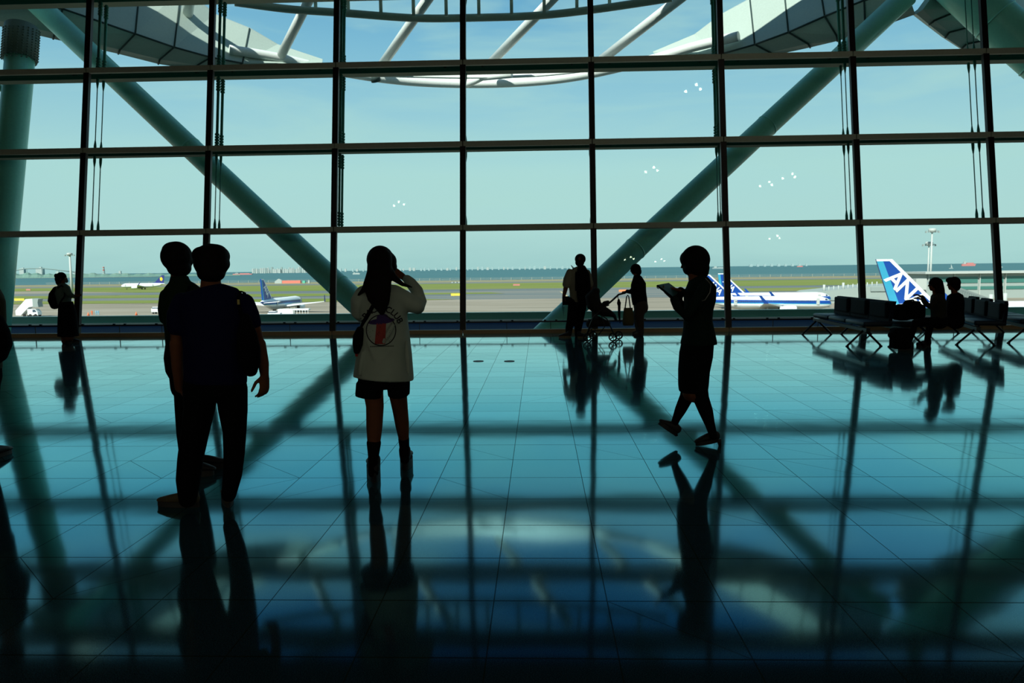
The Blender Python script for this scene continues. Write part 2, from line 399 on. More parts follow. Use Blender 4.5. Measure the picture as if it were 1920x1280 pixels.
lw = shell('canopy_wing', LW, (0, .35, .12), 'white faceted canopy wing above the left window bays, tapering toward the centre', seams_from(LW, (1, 2, 3, 4, 5)))
RW = [sect((1716, 27, 22.8), (1713, 18, 22.6), (1700, -20, 22.5), (1690, -110, 23.6)),
      sect((1625, 60, 23.6), (1622, 50, 23.4), (1620, 0, 23.2), (1610, -80, 24.4)),
      sect((1570, 77, 24.2), (1568, 66, 24.0), (1546, 30, 23.9), (1530, -70, 25.0)),
      sect((1519, 89, 24.7), (1515, 82, 24.5), (1478, 60, 24.5), (1468, -40, 25.6)),
      sect((1450, 104, 25.3), (1444, 98, 25.2), (1415, 83, 25.2), (1406, -2, 26.2)),
      sect((1380, 116, 25.9), (1376, 110, 25.8), (1355, 100, 25.8), (1352, 27, 26.6)),
      sect((1310, 112, 26.4), (1310, 108, 26.4), (1310, 101, 26.4), (1303, 64, 27.0)),
      sect((1226, 103, 26.8), (1226, 102, 26.8), (1226, 100, 26.9), (1224, 97, 27.2))]
rw = shell('canopy_wing', RW, (0, .35, .12), 'white faceted canopy wing above the right window bays, tapering toward the centre', seams_from(RW, (1, 2, 3, 4, 5)))
NW = [sect((1718, 26, 22.8), (1730, 18, 22.6), (1765, -30, 22.5), (1790, -80, 23.5)),
      sect((1742, 46, 23.2), (1752, 38, 23.0), (1810, 14, 22.9), (1860, -70, 24)),
      sect((1772, 70, 23.7), (1780, 60, 23.5), (1850, 42, 23.3), (1930, -30, 24.4)),
      sect((1803, 91, 24.2), (1812, 82, 24.0), (1880, 68, 23.8), (1990, 20, 25)),
      sect((1850, 110, 24.8), (1858, 102, 24.6), (1930, 88, 24.5), (2040, 60, 25.6)),
      sect((1930, 130, 25.4), (1932, 122, 25.2), (2000, 110, 25.2), (2090, 90, 26))]
nw = shell('canopy_wing', NW, (0, .3, .1), 'pale panelled canopy underside curving down at the top right corner', seams_from(NW, (1, 2, 3, 4)))
# ring beam
def arc(pts, n=40):
    """smooth curve through pixel points"""
    ps = [P(*q) for q in pts]; out = []
    for i in range(len(ps)-1):
        p0 = ps[max(i-1, 0)]; p1 = ps[i]; p2 = ps[i+1]; p3 = ps[min(i+2, len(ps)-1)]
        m_ = n//(len(ps)-1)
        for j in range(m_):
            u = j/m_; out.append(.5*((2*p1)+(-p0+p2)*u+(2*p0-5*p1+4*p2-p3)*u*u+(-p0+3*p1-3*p2+p3)*u**3))
    return out+[ps[-1]]
t = empty('ring_beam', P(880, 155, 29), 'white curved ring beam of tubes sagging below the top transom at centre', 'ring beam')
ring = arc([(430, 93, 25.6), (520, 108, 26.4), (640, 135, 27.6), (760, 152, 28.7), (880, 157, 29.2), (1000, 153, 28.8), (1100, 140, 28.1), (1220, 112, 27.0), (1300, 88, 26.2), (1385, 68, 25.4)], 72)
MB().tube(ring, .155, 20).build('outer_tube', ringw, t)
ring2 = arc([(640, 140, 26.9), (760, 143, 27.9), (880, 145, 28.3), (1000, 142, 28.0), (1100, 132, 27.4), (1200, 116, 26.6)], 60)
MB().tube(ring2, .05, 12).build('inner_tube', ringw, t)
b = MB()
for i_ in range(20, 50):
    a, c = ring[i_], ring[i_+1]; h0 = .62*math.sin(math.pi*(i_-20)/30)**.6; h1 = .62*math.sin(max(0, math.pi*(i_-19)/30))**.6 if i_ < 49 else 0
    b.face([a+Vector((0, -.08, .08)), c+Vector((0, -.08, .08)), c+Vector((0, .02, .1+h1)), a+Vector((0, .02, .1+h0))]); b.face([a+Vector((0, .04, .08)), a+Vector((0, .10, .1+h0)), c+Vector((0, .10, .1+h1)), c+Vector((0, .04, .08))])
b.build('fascia', ringw, t)
MB().tube([P(875, 160, 29.1), P(905, 146, 28.4), P(960, 141, 28.0)], .10, 12).build('knee', ringw, t)
MB().tube([P(702, 141, 28.1), P(705, 153, 28.2)], .17, 10).build('clamp', mat('seam_dark', (0, 0, 0)), t)
# struts
for i, (a, c) in enumerate([((527, 104, 26.4), (592, -25, 24.0)), ((716, 122, 28.0), (822, -30, 24.0)), ((920, 118, 28.4), (1063, -30, 24.0)), ((1128, 112, 27.6), (1310, -30, 23.8)), ((352, 26, 25.4), (365, -60, 23.8))]):
    A, B_ = P(*a), P(*c); dd = (B_-A)
    o = MB().tube([A, A+dd*.5, B_], .16 if i else .15, 20).build('roof_strut', ringw); recenter(o, A)
    tag(o, ['white slanting roof strut rising from the left wing tip', 'white slanting roof strut left of the central mullion', 'white slanting roof strut right of the central mullion', 'longest white slanting roof strut, left of the right canopy wing', 'short white strut stub on top of the left canopy wing'][i], 'strut', 'slanting roof struts')
# walkway beam with balusters
t = empty('walkway_beam', P(790, 30, 22), 'grey curved walkway beam with upright balusters at the top centre', 'beam')
wk = arc([(440, 4, 21.2), (540, 17, 21.6), (640, 24, 21.9), (780, 34, 22.2), (900, 33, 22.3), (1010, 29, 22.2), (1120, 17, 21.9), (1260, -4, 21.4)], 56)
wm = mat('walkway_grey', (.5, .64, .54), .6)
MB().tube(wk, .105, 16).build('beam', wm, t)
for px in np.arange(592, 1220, 61.2):
    yb_ = np.interp(px, [540, 640, 780, 900, 1010, 1120, 1260], [17, 24, 34, 33, 29, 17, -4])
    a = P(px, yb_-3, 22.0); MB().box(a+Vector((0, 0, .6)), (.09, .05, 1.2)).build('baluster', wm, t)
MB().tube([p+Vector((0, 0, 1.2)) for p in wk], .06, 10).build('top_rail', wm, t)


# ------------------------------------------------------------------ airfield
GZ = -13.5
def strip(name, y0, y1, z, mt, x0=-2600, x1=2600, kind='structure', label=None, cat=None, skew=0.0):
    o = MB().face([(x0, y0+skew*x0, z), (x1, y0+skew*x1, z), (x1, y1+skew*x1, z), (x0, y1+skew*x0, z)]).build(name, mt)
    tag(o, label, cat, None, kind); return o
def mat_ground(name, c1, c2, c3, sx, sy, scale=.02):
    m_ = bpy.data.materials.new(name); m_.use_nodes = True; t = m_.node_tree; b = t.nodes['Principled BSDF']; b.inputs['Roughness'].default_value = .9; b.inputs['Specular IOR Level'].default_value = .1
    g = t.nodes.new('ShaderNodeNewGeometry'); mp_ = t.nodes.new('ShaderNodeMapping'); mp_.inputs['Scale'].default_value = (sx, sy, 1); t.links.new(g.outputs['Position'], mp_.inputs[0])
    n = t.nodes.new('ShaderNodeTexNoise'); n.inputs['Scale'].default_value = scale; n.inputs['Detail'].default_value = 6; t.links.new(mp_.outputs[0], n.inputs['Vector'])
    r_ = t.nodes.new('ShaderNodeValToRGB'); t.links.new(n.outputs[0], r_.inputs[0]); e = r_.color_ramp.elements
    e[0].position = .35; e[0].color = (*c1, 1); e[1].position = .68; e[1].color = (*c3, 1); q = e.new(.5); q.color = (*c2, 1)
    t.links.new(r_.outputs[0], b.inputs['Base Color']); return m_
apron_m = mat_ground('apron_concrete', (.23, .21, .16), (.29, .26, .20), (.33, .30, .24), .25, 1.6, .06)
taxi_m = mat_ground('taxiway_asphalt', (.125, .155, .155), (.15, .18, .175), (.21, .215, .19), .2, 1.5, .03)
grass_m = mat_ground('mown_grass', (.15, .205, .04), (.18, .225, .055), (.22, .225, .08), .3, 2, .03)
dry_m = mat_ground('dry_verge', (.23, .22, .13), (.27, .25, .16), (.25, .245, .13), .3, 2, .03)
sea_m = mat_ground('sea_water', (.055, .145, .16), (.065, .16, .175), (.08, .175, .185), .15, 1.5, .01)
strip('apron', 26, 980, GZ, apron_m)
strip('taxiway', 372, 560, GZ+.03, taxi_m)
strip('runway', 770, 835, GZ+.05, taxi_m)
strip('verge', 835, 985, GZ+.06, dry_m)
def blob(name, pts, z, mt, label):
    o = MB().face([(x, y, z) for x, y in pts]).build(name, mt); tag(o, label, 'grass', None, 'stuff')
blob('grass', [(-2600, 640), (-420, 640), (-300, 560), (-60, 555), (240, 560), (330, 540), (2600, 560), (2600, 770), (-2600, 770)], GZ+.08, grass_m, 'long band of green grass between the taxiway and the runway')
blob('grass', [(-600, 455), (-180, 440), (-20, 452), (-30, 475), (-230, 500), (-600, 500)], GZ+.09, grass_m, 'narrow patch of grass beside the taxiway, left and centre')
blob('grass', [(80, 470), (120, 445), (500, 440), (900, 460), (900, 500), (110, 505)], GZ+.09, grass_m, 'narrow patch of grass beside the taxiway, behind the parked jets on the right')
blob('grass', [(-330, 372), (-100, 360), (-40, 372), (-90, 400), (-330, 405)], GZ+.1, grass_m, 'small strip of grass at the edge of the apron, left of centre')
line_m = mat('yellow_marking', (.6, .5, .25), .8)
MBx = MB()
MBx.face([(16, 255, GZ+.04), (16.8, 255, GZ+.04), (14, 480, GZ+.04), (13, 480, GZ+.04)])
tag(MBx.build('taxi_line', line_m), kind='structure')
strip('sea', 985, 14000, GZ-.5, sea_m, -14000, 14000)
strip('shore_wall', 980, 985, GZ+.3, mat('shore_stone', (.5, .46, .35), .9))

# perimeter fence posts line
t = empty('perimeter_fence', (30, 972, GZ), 'pale perimeter fence along the shore beyond the runway', 'fence')
fe = MB(); fe.box((30, 973, GZ+1.5), (1340, .12, .3)).box((30, 973, GZ+2.9), (1340, .12, .25)); fe.build('rails', mat('fence_post', (.30, .33, .28), .7), t)
po = MB().box((-620, 972, GZ+1.6), (.6, .3, 3.2)).build('post', MATS['fence_post'], t)
for i in range(1, 100):
    q_ = po.copy(); COL.objects.link(q_); q_.parent = t; q_.matrix_parent_inverse = po.matrix_parent_inverse.copy(); q_.location = (i*13.0, 0, 0)

# far shore
hill_m = mat_ground('far_shore_trees', (.12, .23, .19), (.15, .26, .215), (.20, .29, .235), .004, .004, .5)  # tree colours paled toward teal in place of distance haze
def ridge(name, x0, x1, y, hs, label):
    b = MB(); n = 90; prev = None
    for i in range(n+1):
        u = i/n; x = x0+(x1-x0)*u
        h_ = hs(u)*(1+.18*math.sin(i*1.7)+.15*math.sin(i*.63+1)+.08*random.random())
        cur = [(x*(y+q_)/y, y+q_, GZ+h_*w_) for q_, w_ in ((0, 0), (30, .6), (90, 1), (160, .8), (200, 0))]
        if prev:
            for a in range(4): b.face([prev[a], cur[a], cur[a+1], prev[a+1]])
        prev = cur
    o = b.build(name, hill_m, None); tag(o, label, 'far shore', None, 'structure' if False else None); return o
def XY(px, Y): return P(px, 500, Y).x
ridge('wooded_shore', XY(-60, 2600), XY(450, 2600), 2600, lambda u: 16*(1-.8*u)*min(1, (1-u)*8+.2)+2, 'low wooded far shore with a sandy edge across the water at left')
strip('sand_edge', 2560, 2600, GZ+.2, mat('sand', (.6, .58, .45), .9), XY(-60, 2600), XY(300, 2600))
# bridge hump on the far shore
b = MB(); pts = [P(x, y, 2900) for x, y in ((20, 508), (50, 503.5), (80, 503), (110, 506), (140, 510))]
b.tube(pts, 2.0, 8)
for q_ in pts: b.tube([Vector((q_.x, q_.y, GZ)), q_], 1.2, 6)
o = b.build('arched_road_bridge', mat('far_grey', (.22, .31, .29), .8)); recenter(o, pts[0]); tag(o, 'low arched road bridge over the wooded far shore at left', 'bridge')
cw = mat('city_white', (.42, .48, .45), .8); cg = mat('city_grey', (.28, .36, .34), .8); cl = mat('city_haze_blue', (.33, .46, .46), .8)  # the pale blue holds distance haze in its colour
def building_block(px, top, w, Y, label, group, mt):
    a = P(px, top, Y); wd = w*Y/F; base = GZ-.5
    o = MB().box((a.x, Y, (a.z+base)/2), (wd, wd*.7, a.z-base)).box((a.x+wd*.1, Y, a.z+wd*.06), (wd*.35, wd*.3, wd*.16)).build('city_building', mt); recenter(o, (a.x, Y, base))
    tag(o, label, 'building', group)
random.seed(11)
def hz(px): return 502+(960-px)*.0118
for i in range(30):
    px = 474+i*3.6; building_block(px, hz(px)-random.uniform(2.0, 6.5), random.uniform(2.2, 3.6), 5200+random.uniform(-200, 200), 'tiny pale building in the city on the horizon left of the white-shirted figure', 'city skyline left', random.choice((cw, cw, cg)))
for i in range(46):
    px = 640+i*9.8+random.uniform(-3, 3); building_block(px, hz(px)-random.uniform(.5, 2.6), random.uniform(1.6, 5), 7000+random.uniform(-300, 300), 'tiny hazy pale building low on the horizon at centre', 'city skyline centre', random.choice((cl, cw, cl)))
for i in range(9):
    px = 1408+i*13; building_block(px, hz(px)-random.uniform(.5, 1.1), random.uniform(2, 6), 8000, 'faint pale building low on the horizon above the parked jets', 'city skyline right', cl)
for px, y, w, lb in ((42, 503, 9, 'leftmost pale block above the arched road bridge'), (75, 502, 12, 'widest pale block above the arched road bridge'), (108, 509, 5, 'small pale block behind the bun-haired woman on the far shore'), (140, 509, 4, 'tiny pale block on the far shore beside the left floodlight mast'), (225, 508, 4, 'tiny pale block on the far shore above the taxiing airliner nose')):
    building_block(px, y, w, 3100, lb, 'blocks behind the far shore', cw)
# striped chimney
a = P(194, 500, 3000); b = MB(); b.mi = 0
t = empty('striped_chimney', (a.x, 3000, GZ), 'red and white striped chimney on the far shore at left', 'chimney')
for i in range(4):
    zz = a.z-(i+1)*5.5; MB().tube([(a.x, 3000, zz), (a.x, 3000, zz+5.5)], 3.2+i*.3, 10).build('band', mat('chimney_red' if i % 2 == 0 else 'city_white', (.5, .18, .14), .8), t)
MB().tube([(a.x, 3000, GZ), (a.x, 3000, a.z-22)], 4.5, 10).build('base', cg, t)
# land spit and red barrier
def vessel(name, px, Y, length, hgt, hull, top, label, cat='ship'):
    a = P(px, 500, Y); t = empty(name, (a.x, Y, GZ-.5), label, cat); h2 = hgt*.45; zb = GZ-.5
    MB().prism([(a.x-length/2, Y-length*.06, zb), (a.x+length*.44, Y-length*.06, zb), (a.x+length/2, Y-length*.06, zb+h2), (a.x-length/2, Y-length*.06, zb+h2)], (0, length*.12, 0)).build('hull', hull, t)
    MB().box((a.x-length*.3, Y, zb+h2+hgt*.22), (length*.18, length*.1, hgt*.44)).box((a.x-length*.3, Y, zb+hgt*.95), (length*.04, length*.04, hgt*.3)).build('bridge', top, t)
    MB().box((a.x+length*.1, Y, zb+h2+hgt*.12), (length*.5, length*.1, hgt*.24)).build('cargo', hull, t)
redm = mat('ship_red', (.60, .22, .20), .7); blu = mat('ship_grey', (.3, .38, .38), .7)
vessel('cargo_ship', 1816, 3600, 62, 22, redm, cw, 'red cargo ship on the horizon at right')
vessel('cargo_ship', 1350, 3800, 75, 12, blu, cw, 'grey cargo ship on the horizon right of the walking woman')
vessel('cargo_ship', 1500, 5200, 40, 11, redm, cg, 'tiny red cargo ship on the horizon above the parked jets')
vessel('cargo_ship', 455, 3400, 90, 9, redm, cg, 'low red barge near the far shore behind the two men', 'ship')
vessel('ferry', 668, 2600, 26, 8, cw, cw, 'white ferry on the water left of the white-shirted figure', 'boat')
vessel('motor_boat', 1877, 2300, 9, 4, cw, cw, 'small white motor boat at far right on the water', 'boat')
a = P(1783, 500, 2100); t = empty('sailing_boat', (a.x, 2100, GZ-.5), 'white sailing boat on the water at right', 'boat')
MB().prism([(a.x-5, 2098.8, GZ-.5), (a.x+5, 2098.8, GZ-.5), (a.x+6, 2098.8, GZ+1), (a.x-5.5, 2098.8, GZ+1)], (0, 2.4, 0)).build('hull', cw, t)
MB().prism([(a.x+.2, 2100, GZ+1.5), (a.x+4.5, 2100, GZ+2), (a.x+.2, 2100, GZ+12)], (0, .15, 0)).build('sail', cw, t)
MB().tube([(a.x, 2100, GZ+1), (a.x, 2100, GZ+12.5)], .15, 6).build('mast', cg, t)
# red and white blast barrier
a = P(544, 535, 900); t = empty('blast_barrier', (a.x, 900, GZ), 'long red barrier with white huts on the grass beyond the runway', 'barrier')
MB().box((a.x+2, 900, GZ+1.7), (22, 3, 3.4)).build('red_wall', mat('barrier_red', (.75, .22, .16), .8), t)
MB().prism([(a.x-18, 899, GZ), (a.x-9.5, 899, GZ), (a.x-9.5, 899, GZ+3.6), (a.x-13.5, 899, GZ+5.6), (a.x-18, 899, GZ+2.5)], (0, 4, 0)).build('hut', cw, t)
MB().box((a.x+17, 900, GZ+1.5), (3, 3, 3)).build('green_cabinet', mat('cabinet_green', (.12, .5, .35), .7), t)
MB().box((a.x+23, 900, GZ+1.6), (2, 3, 3.2)).build('white_cabinet', cw, t)
# guidance signs
ysm = mat('sign_yellow', (.85, .65, .08), .7)
for i, (px, Y, w, c, lb) in enumerate(((32, 408, 7, ysm, 'yellow taxiway sign on the grass at far left'), (857, 415, 9, ysm, 'yellow taxiway sign left of the central mullion'), (50, 660, 5, redm, 'red runway sign on the grass at far left'),
                         (968, 640, 7, redm, 'red runway sign on the grass near the centre'), (1172, 452, 9, mat('sign_orange', (.85, .3, .12), .7), 'orange marker board beyond the stroller handle'))):
    x = XY(px, Y); o = MB().box((x, Y, GZ+1.0), (w*.8, .4, 1.3)).box((x-w*.25, Y, GZ+.25), (.15, .2, .5)).box((x+w*.25, Y, GZ+.25), (.15, .2, .5)).build('taxiway_sign', c); recenter(o, (x, Y, GZ)); tag(o, lb, 'sign')
# white marking blocks on runway edge
for i in range(4):
    x = XY(848+i*6.3, 820); o = MB().box((x, 820, GZ+.5), (2.0, 6, .9)).build('edge_marker', cw); recenter(o, (x, 820, GZ)); tag(o, 'white edge marker in the row of four beside the runway behind the central mullion', 'marker', 'runway edge markers')

# ------------------------------------------------------------------ airliners
pw_ = mat('aircraft_white', (.86, .90, .88), .35, 0, .4)
gryb = mat('aircraft_belly_grey', (.52, .56, .54), .4)
blue_d = mat('livery_dark_blue', (.004, .06, .32), .35); blue_l = mat('livery_light_blue', (.04, .34, .52), .35)
navy = mat('livery_navy', (.03, .04, .22), .4); yel = mat('livery_yellow', (.9, .62, .05), .4)
winm = mat('cabin_window_dark', (.05, .08, .12), .3); engd = mat('engine_intake_dark', (.02, .03, .03), .5); tyre = mat('tyre_rubber', (.015, .015, .015), .8)
def mat_fuse(stripe):
    """white body, grey belly, optional blue cheat line keyed to the body's own height"""
    m_ = bpy.data.materials.new('airliner_skin'); m_.use_nodes = True; t = m_.node_tree; b = t.nodes['Principled BSDF']; b.inputs['Roughness'].default_value = .35
    tcn = t.nodes.new('ShaderNodeTexCoord'); s_ = t.nodes.new('ShaderNodeSeparateXYZ'); t.links.new(tcn.outputs['Object'], s_.inputs[0])
    def mth(op, a, b_):
        q = t.nodes.new('ShaderNodeMath'); q.operation = op
        for i, v in enumerate((a, b_)):
            if isinstance(v, (int, float)): q.inputs[i].default_value = v
            else: t.links.new(v, q.inputs[i])
        return q.outputs[0]
    # slanted coordinate: band widens to the tail (tail at -x)
    v = mth('ADD', s_.outputs['Z'], mth('MULTIPLY', s_.outputs['X'], .018))
    r_ = t.nodes.new('ShaderNodeValToRGB'); mr = t.nodes.new('ShaderNodeMapRange'); mr.inputs[1].default_value = -2.2; mr.inputs[2].default_value = 2.4; t.links.new(v, mr.inputs[0]); t.links.new(mr.outputs[0], r_.inputs[0])
    r_.color_ramp.interpolation = 'CONSTANT'; e = r_.color_ramp.elements
    wh = (.86, .90, .88, 1); gr = (.55, .58, .56, 1)
    if stripe:
        e[0].position = 0; e[0].color = gr; e[1].position = .22; e[1].color = wh
        for p_, c_ in ((.34, (.04, .34, .52, 1)), (.40, (.004, .06, .32, 1)), (.60, wh)):
            q = e.new(p_); q.color = c_
    else:
        e[0].position = 0; e[0].color = gr; e[1].position = .25; e[1].color = wh
    t.links.new(r_.outputs[0], b.inputs['Base Color']); return m_
SKIN = {True: mat_fuse(True), False: mat_fuse(False)}
def airliner(nose, heading, Lr, label, livery='ana', big=False, gear=True, text='ANA'):
    """airliner in own frame: +x nose, z 0 at ground; nose = world point of the nose (xy)"""
    k = Lr/39.5; R_ = 1.95*k if not big else 2.4; zc = 3.4*k if not big else 4.2
    t = empty('airliner', (0, 0, 0), label, 'airplane')
    def X(u): return -u*Lr   # u 0 nose..1 tail
    b = MB(); st = [(0, .05, -.35), (.012, .42, -.28), (.04, .75, -.12), (.08, .93, -.03), (.13, 1, 0), (.4, 1, 0), (.68, 1, 0), (.78, .9, .12), (.88, .6, .38), (.95, .34, .55), (1.0, .1, .66)]
    n = 28; rings = []
    for u, r_, dz in st: rings.append(((X(u), 0, dz*R_), r_*R_))
    b.tube([q[0] for q in rings], [q[1] for q in rings], n, [q[1]*1.04 for q in rings], ref=(0, 0, 1))
    fus = b.build('fuselage', SKIN[livery == 'ana'], t, True); fus.location = (0, 0, zc)
    # cabin windows + cockpit
    b = MB()
    for i in range(int(44*k)):
        x = X(.13)-i*(.62*Lr/int(44*k))
        for s_ in (-1, 1): b.box((x, s_*R_*.985, zc+.28*R_), (.26, .12, .38))
    b.build('cabin_windows', winm, t)
    b = MB()
    for s_ in (-1, 1): b.prism([(X(.032), s_*R_*.52, zc+.38*R_), (X(.055), s_*R_*.74, zc+.36*R_), (X(.06), s_*R_*.70, zc+.60*R_), (X(.045), s_*R_*.50, zc+.62*R_)], (.02, s_*.05, 0))
    b.build('cockpit_windows', winm, t)
    # doors
    b = MB()
    for u in (.115, .74):
        for s_ in (-1, 1): b.box((X(u), s_*R_*.99, zc+.2*R_), (.95, .1, 1.9))
    b.build('doors', gryb, t)
    fh = 7.2*k if not big else 9.7
    z0 = zc+R_*.86; cr_ = 6.6*k if not big else 9.6; ct = 2.1*k if not big else 3.4; sweep = 5.2*k if not big else 7.4
    xr_ = X(.80) if not big else X(.83)
    th = .22*k
    q = [(xr_+2.6*k, z0-.2), (xr_-sweep, z0+fh), (xr_-sweep-ct, z0+fh), (xr_-cr_+.2*k, z0-.1)]
    if big: q = [(xr_+.8, z0-.2), (xr_-8.9, z0+fh), (xr_-12.2, z0+fh), (xr_-8.9, z0-.2)]
    finm_ = {'ana': blue_d, 'sky': navy}[livery]
    b = MB(); b.prism([(x, -th, z) for x, z in q], (0, 2*th, 0)); fin = b.build('tail_fin', finm_, t)
    def lerp(a, c, u): return (a[0]+(c[0]-a[0])*u, a[1]+(c[1]-a[1])*u)
    def onfin(poly, name, mt, e=.02):
        bb = MB(); 
        for s_ in (-1, 1): bb.prism([(x, s_*(th+e*.5), z) for x, z in poly], (0, s_*e, 0))
        o = bb.build(name, mt); o.parent = fin; return o
    if livery == 'ana':
        a_, d_ = q[3], q[2]; w_ = .14 if not big else .19
        onfin([a_, d_, (d_[0]+ct*.38, d_[1]), (a_[0]+cr_*w_, a_[1])], 'rudder_stripe', blue_l)
        onfin([q[0], q[1], (q[1][0]-ct*.28, q[1][1]), (q[0][0]-cr_*.10, q[0][1])], 'leading_edge_stripe', pw_)
        onfin([q[1], q[2], (q[2][0]+.1, q[2][1]-fh*.045), (q[1][0]+.25, q[1][1]-fh*.045)], 'tip_stripe', pw_, .03)
        me = text_mesh(text, 2.5*k if not big else 5.0, .03, True, .0, .86)
        # letters slant down along the fin
        for s_ in (-1, 1):
            m2 = me.copy(); c0 = ((q[0][0]+q[3][0])/2*.62+(q[1][0]+q[2][0])/2*.38+(.5 if big else 0), z0+fh*(.30 if big else .42))
            ang = math.radians(-46 if not big else -44)
            Mx = Matrix.Translation((c0[0]+(cr_*.02), s_*(th+.05), c0[1])) @ Matrix.Rotation(ang if True else 0, 4, Vector((0, -1, 0))) @ Matrix.Rotation(math.radians(90), 4, 'X')
            if s_ < 0:
                m2.transform(Mx)
            else:
                m2.transform(Matrix.Translation((c0[0], s_*(th+.05), c0[1])) @ Matrix.Rotation(ang, 4, Vector((0, -1, 0))) @ Matrix.Rotation(math.radians(180), 4, 'Z') @ Matrix.Rotation(math.radians(90), 4, 'X'))
            o = link('fin_lettering', m2, pw_); o.parent = fin
    else:
        c0 = lerp(lerp(q[0], q[1], .55), lerp(q[3], q[2], .55), .55)
        onfin([(c0[0]+1.5*math.cos(a_)*(1 if i % 2 else .75), c0[1]+2.0*math.sin(a_)*(1 if i % 2 else .75)) for i, a_ in enumerate(np.linspace(0, 2*math.pi, 10, endpoint=False))], 'fin_emblem', yel)
    # dorsal fillet
    b = MB(); b.prism([(xr_+6.5*k, -.12, z0+.02), (xr_+1.6*k, -.12, z0+.9*k), (xr_+1.0*k, -.12, z0-.4)], (0, .24, 0)); b.build('dorsal_fillet', finm_, t)
    # wings
    span = 17.0*k if not big else 23.8
    for s_ in (-1, 1):
        xr0 = X(.36); rootz = zc-R_*.55; rc = 7.6*k; tc_ = 1.5*k; sw = .50*span
        b = MB()
        A = [Vector((xr0, s_*R_*.5, rootz)), Vector((xr0-rc, s_*R_*.5, rootz))]; Bq = [Vector((xr0-sw, s_*span, rootz+span*.095)), Vector((xr0-sw-tc_, s_*span, rootz+span*.095))]
        for th_, col_ in ((1, 0),):
            v = [A[0], A[1], Bq[1], Bq[0]]; tt = [.45*k, .3*k, .05, .08]
            lo = [p-Vector((0, 0, q_)) for p, q_ in zip(v, tt)]; hi = [p+Vector((0, 0, q_)) for p, q_ in zip(v, tt)]
            b.face(lo); b.face(hi[::-1])
            for i in range(4): b.face([lo[i], lo[(i+1) % 4], hi[(i+1) % 4], hi[i]])
        w = b.build('wing', gryb if False else pw_, t)
        b = MB(); tip = (Bq[0]+Bq[1])/2
        b.prism([Bq[0]+Vector((-.1, 0, 0)), Bq[1], Bq[1]+Vector((-1.6*k, s_*.5, 2.4*k)), Bq[1]+Vector((-.9*k, s_*.5, 2.4*k))], (0, s_*.08, 0)); o = b.build('winglet', blue_d if livery == 'ana' else navy); o.parent = w
        ex, ey = X(.33), s_*span*.30; er = 1.05*k if not big else 1.6
        ez = rootz-er*.95+.35*k
        b = MB(); b.tube([(ex+1.2*k, ey, ez), (ex+.8*k, ey, ez), (ex-1.2*k, ey, ez), (ex-3.4*k, ey, ez), (ex-3.9*k, ey, ez)], [er*.86, er, er*1.02, er*.78, er*.6], 22, caps=True, ref=(0, 0, 1))
        e_ = b.build('engine', pw_, t, True)
        b = MB().tube([(ex+1.22*k, ey, ez), (ex+1.26*k, ey, ez)], er*.8, 20, ref=(0, 0, 1)).tube([(ex-3.92*k, ey, ez), (ex-4.0*k, ey, ez)], er*.52, 20, ref=(0, 0, 1)); o = b.build('intake', engd); o.parent = e_
        # stabiliser
        xs = X(.885); zs = zc+R_*.42; hs = 6.6*k if not big else 9.0
        b = MB(); v = [Vector((xs, s_*R_*.25, zs)), Vector((xs-3.6*k, s_*R_*.25, zs)), Vector((xs-5.2*k, s_*hs, zs+.5)), Vector((xs-3.9*k, s_*hs, zs+.5))]
        lo = [p-Vector((0, 0, .1)) for p in v]; hi = [p+Vector((0, 0, .1)) for p in v]; b.face(lo); b.face(hi[::-1])
        for i in range(4): b.face([lo[i], lo[(i+1) % 4], hi[(i+1) % 4], hi[i]])
        b.build('stabilizer', pw_, t)
        if gear:
            b = MB().tube([(X(.5), s_*2.8*k, 0.0+.55*k), (X(.5), s_*2.8*k, rootz)], .16*k, 8); g_ = b.build('landing_gear', gryb, t)
            b = MB().tube([(X(.5), s_*2.8*k-.5*k, .55*k), (X(.5), s_*2.8*k+.5*k, .55*k)], .55*k, 14, ref=(0, 0, 1)); o = b.build('wheel', tyre); o.parent = g_
    if gear:
        g_ = MB().tube([(X(.12), 0, .4*k), (X(.12), 0, zc-R_*.9)], .13*k, 8).build('landing_gear', gryb, t)
        o = MB().tube([(X(.12), -.35*k, .35*k), (X(.12), .35*k, .35*k)], .35*k, 12, ref=(0, 0, 1)).build('wheel', tyre); o.parent = g_
    t.location = (nose[0], nose[1], GZ); t.rotation_euler = (0, 0, heading)
    return t
def nose_at(px, Y): return (P(px, 560, Y).x, Y)
airliner(nose_at(1558, 270), math.radians(-2), 39.5, 'white airliner with blue tail lettered ANA, farther of the two parked side by side')
airliner(nose_at(1559, 238), math.radians(-3), 39.5, 'white airliner with a blue window stripe, nearer of the two parked side by side')
# jet seen from behind, at left
def tail_at(px, Y, hd, Lr): 
    c = P(px, 560, Y); return (c.x+math.cos(hd)*Lr, c.y+math.sin(hd)*Lr)
hd = math.radians(89); airliner(tail_at(489, 254, hd, 39.5), hd, 39.5, 'white and blue airliner seen from behind, parked at left of the wide view')
airliner(nose_at(229, 672), math.pi+.03, 39.5, 'distant white airliner with navy and yellow tail taxiing at left', 'sky')
c = P(1641, 500, 170); airliner((c.x+59.5*.996, c.y-59.5*.09), math.radians(-5), 57.0, 'large airliner tail with big ANA lettering rising behind the seats at right', 'ana', True)

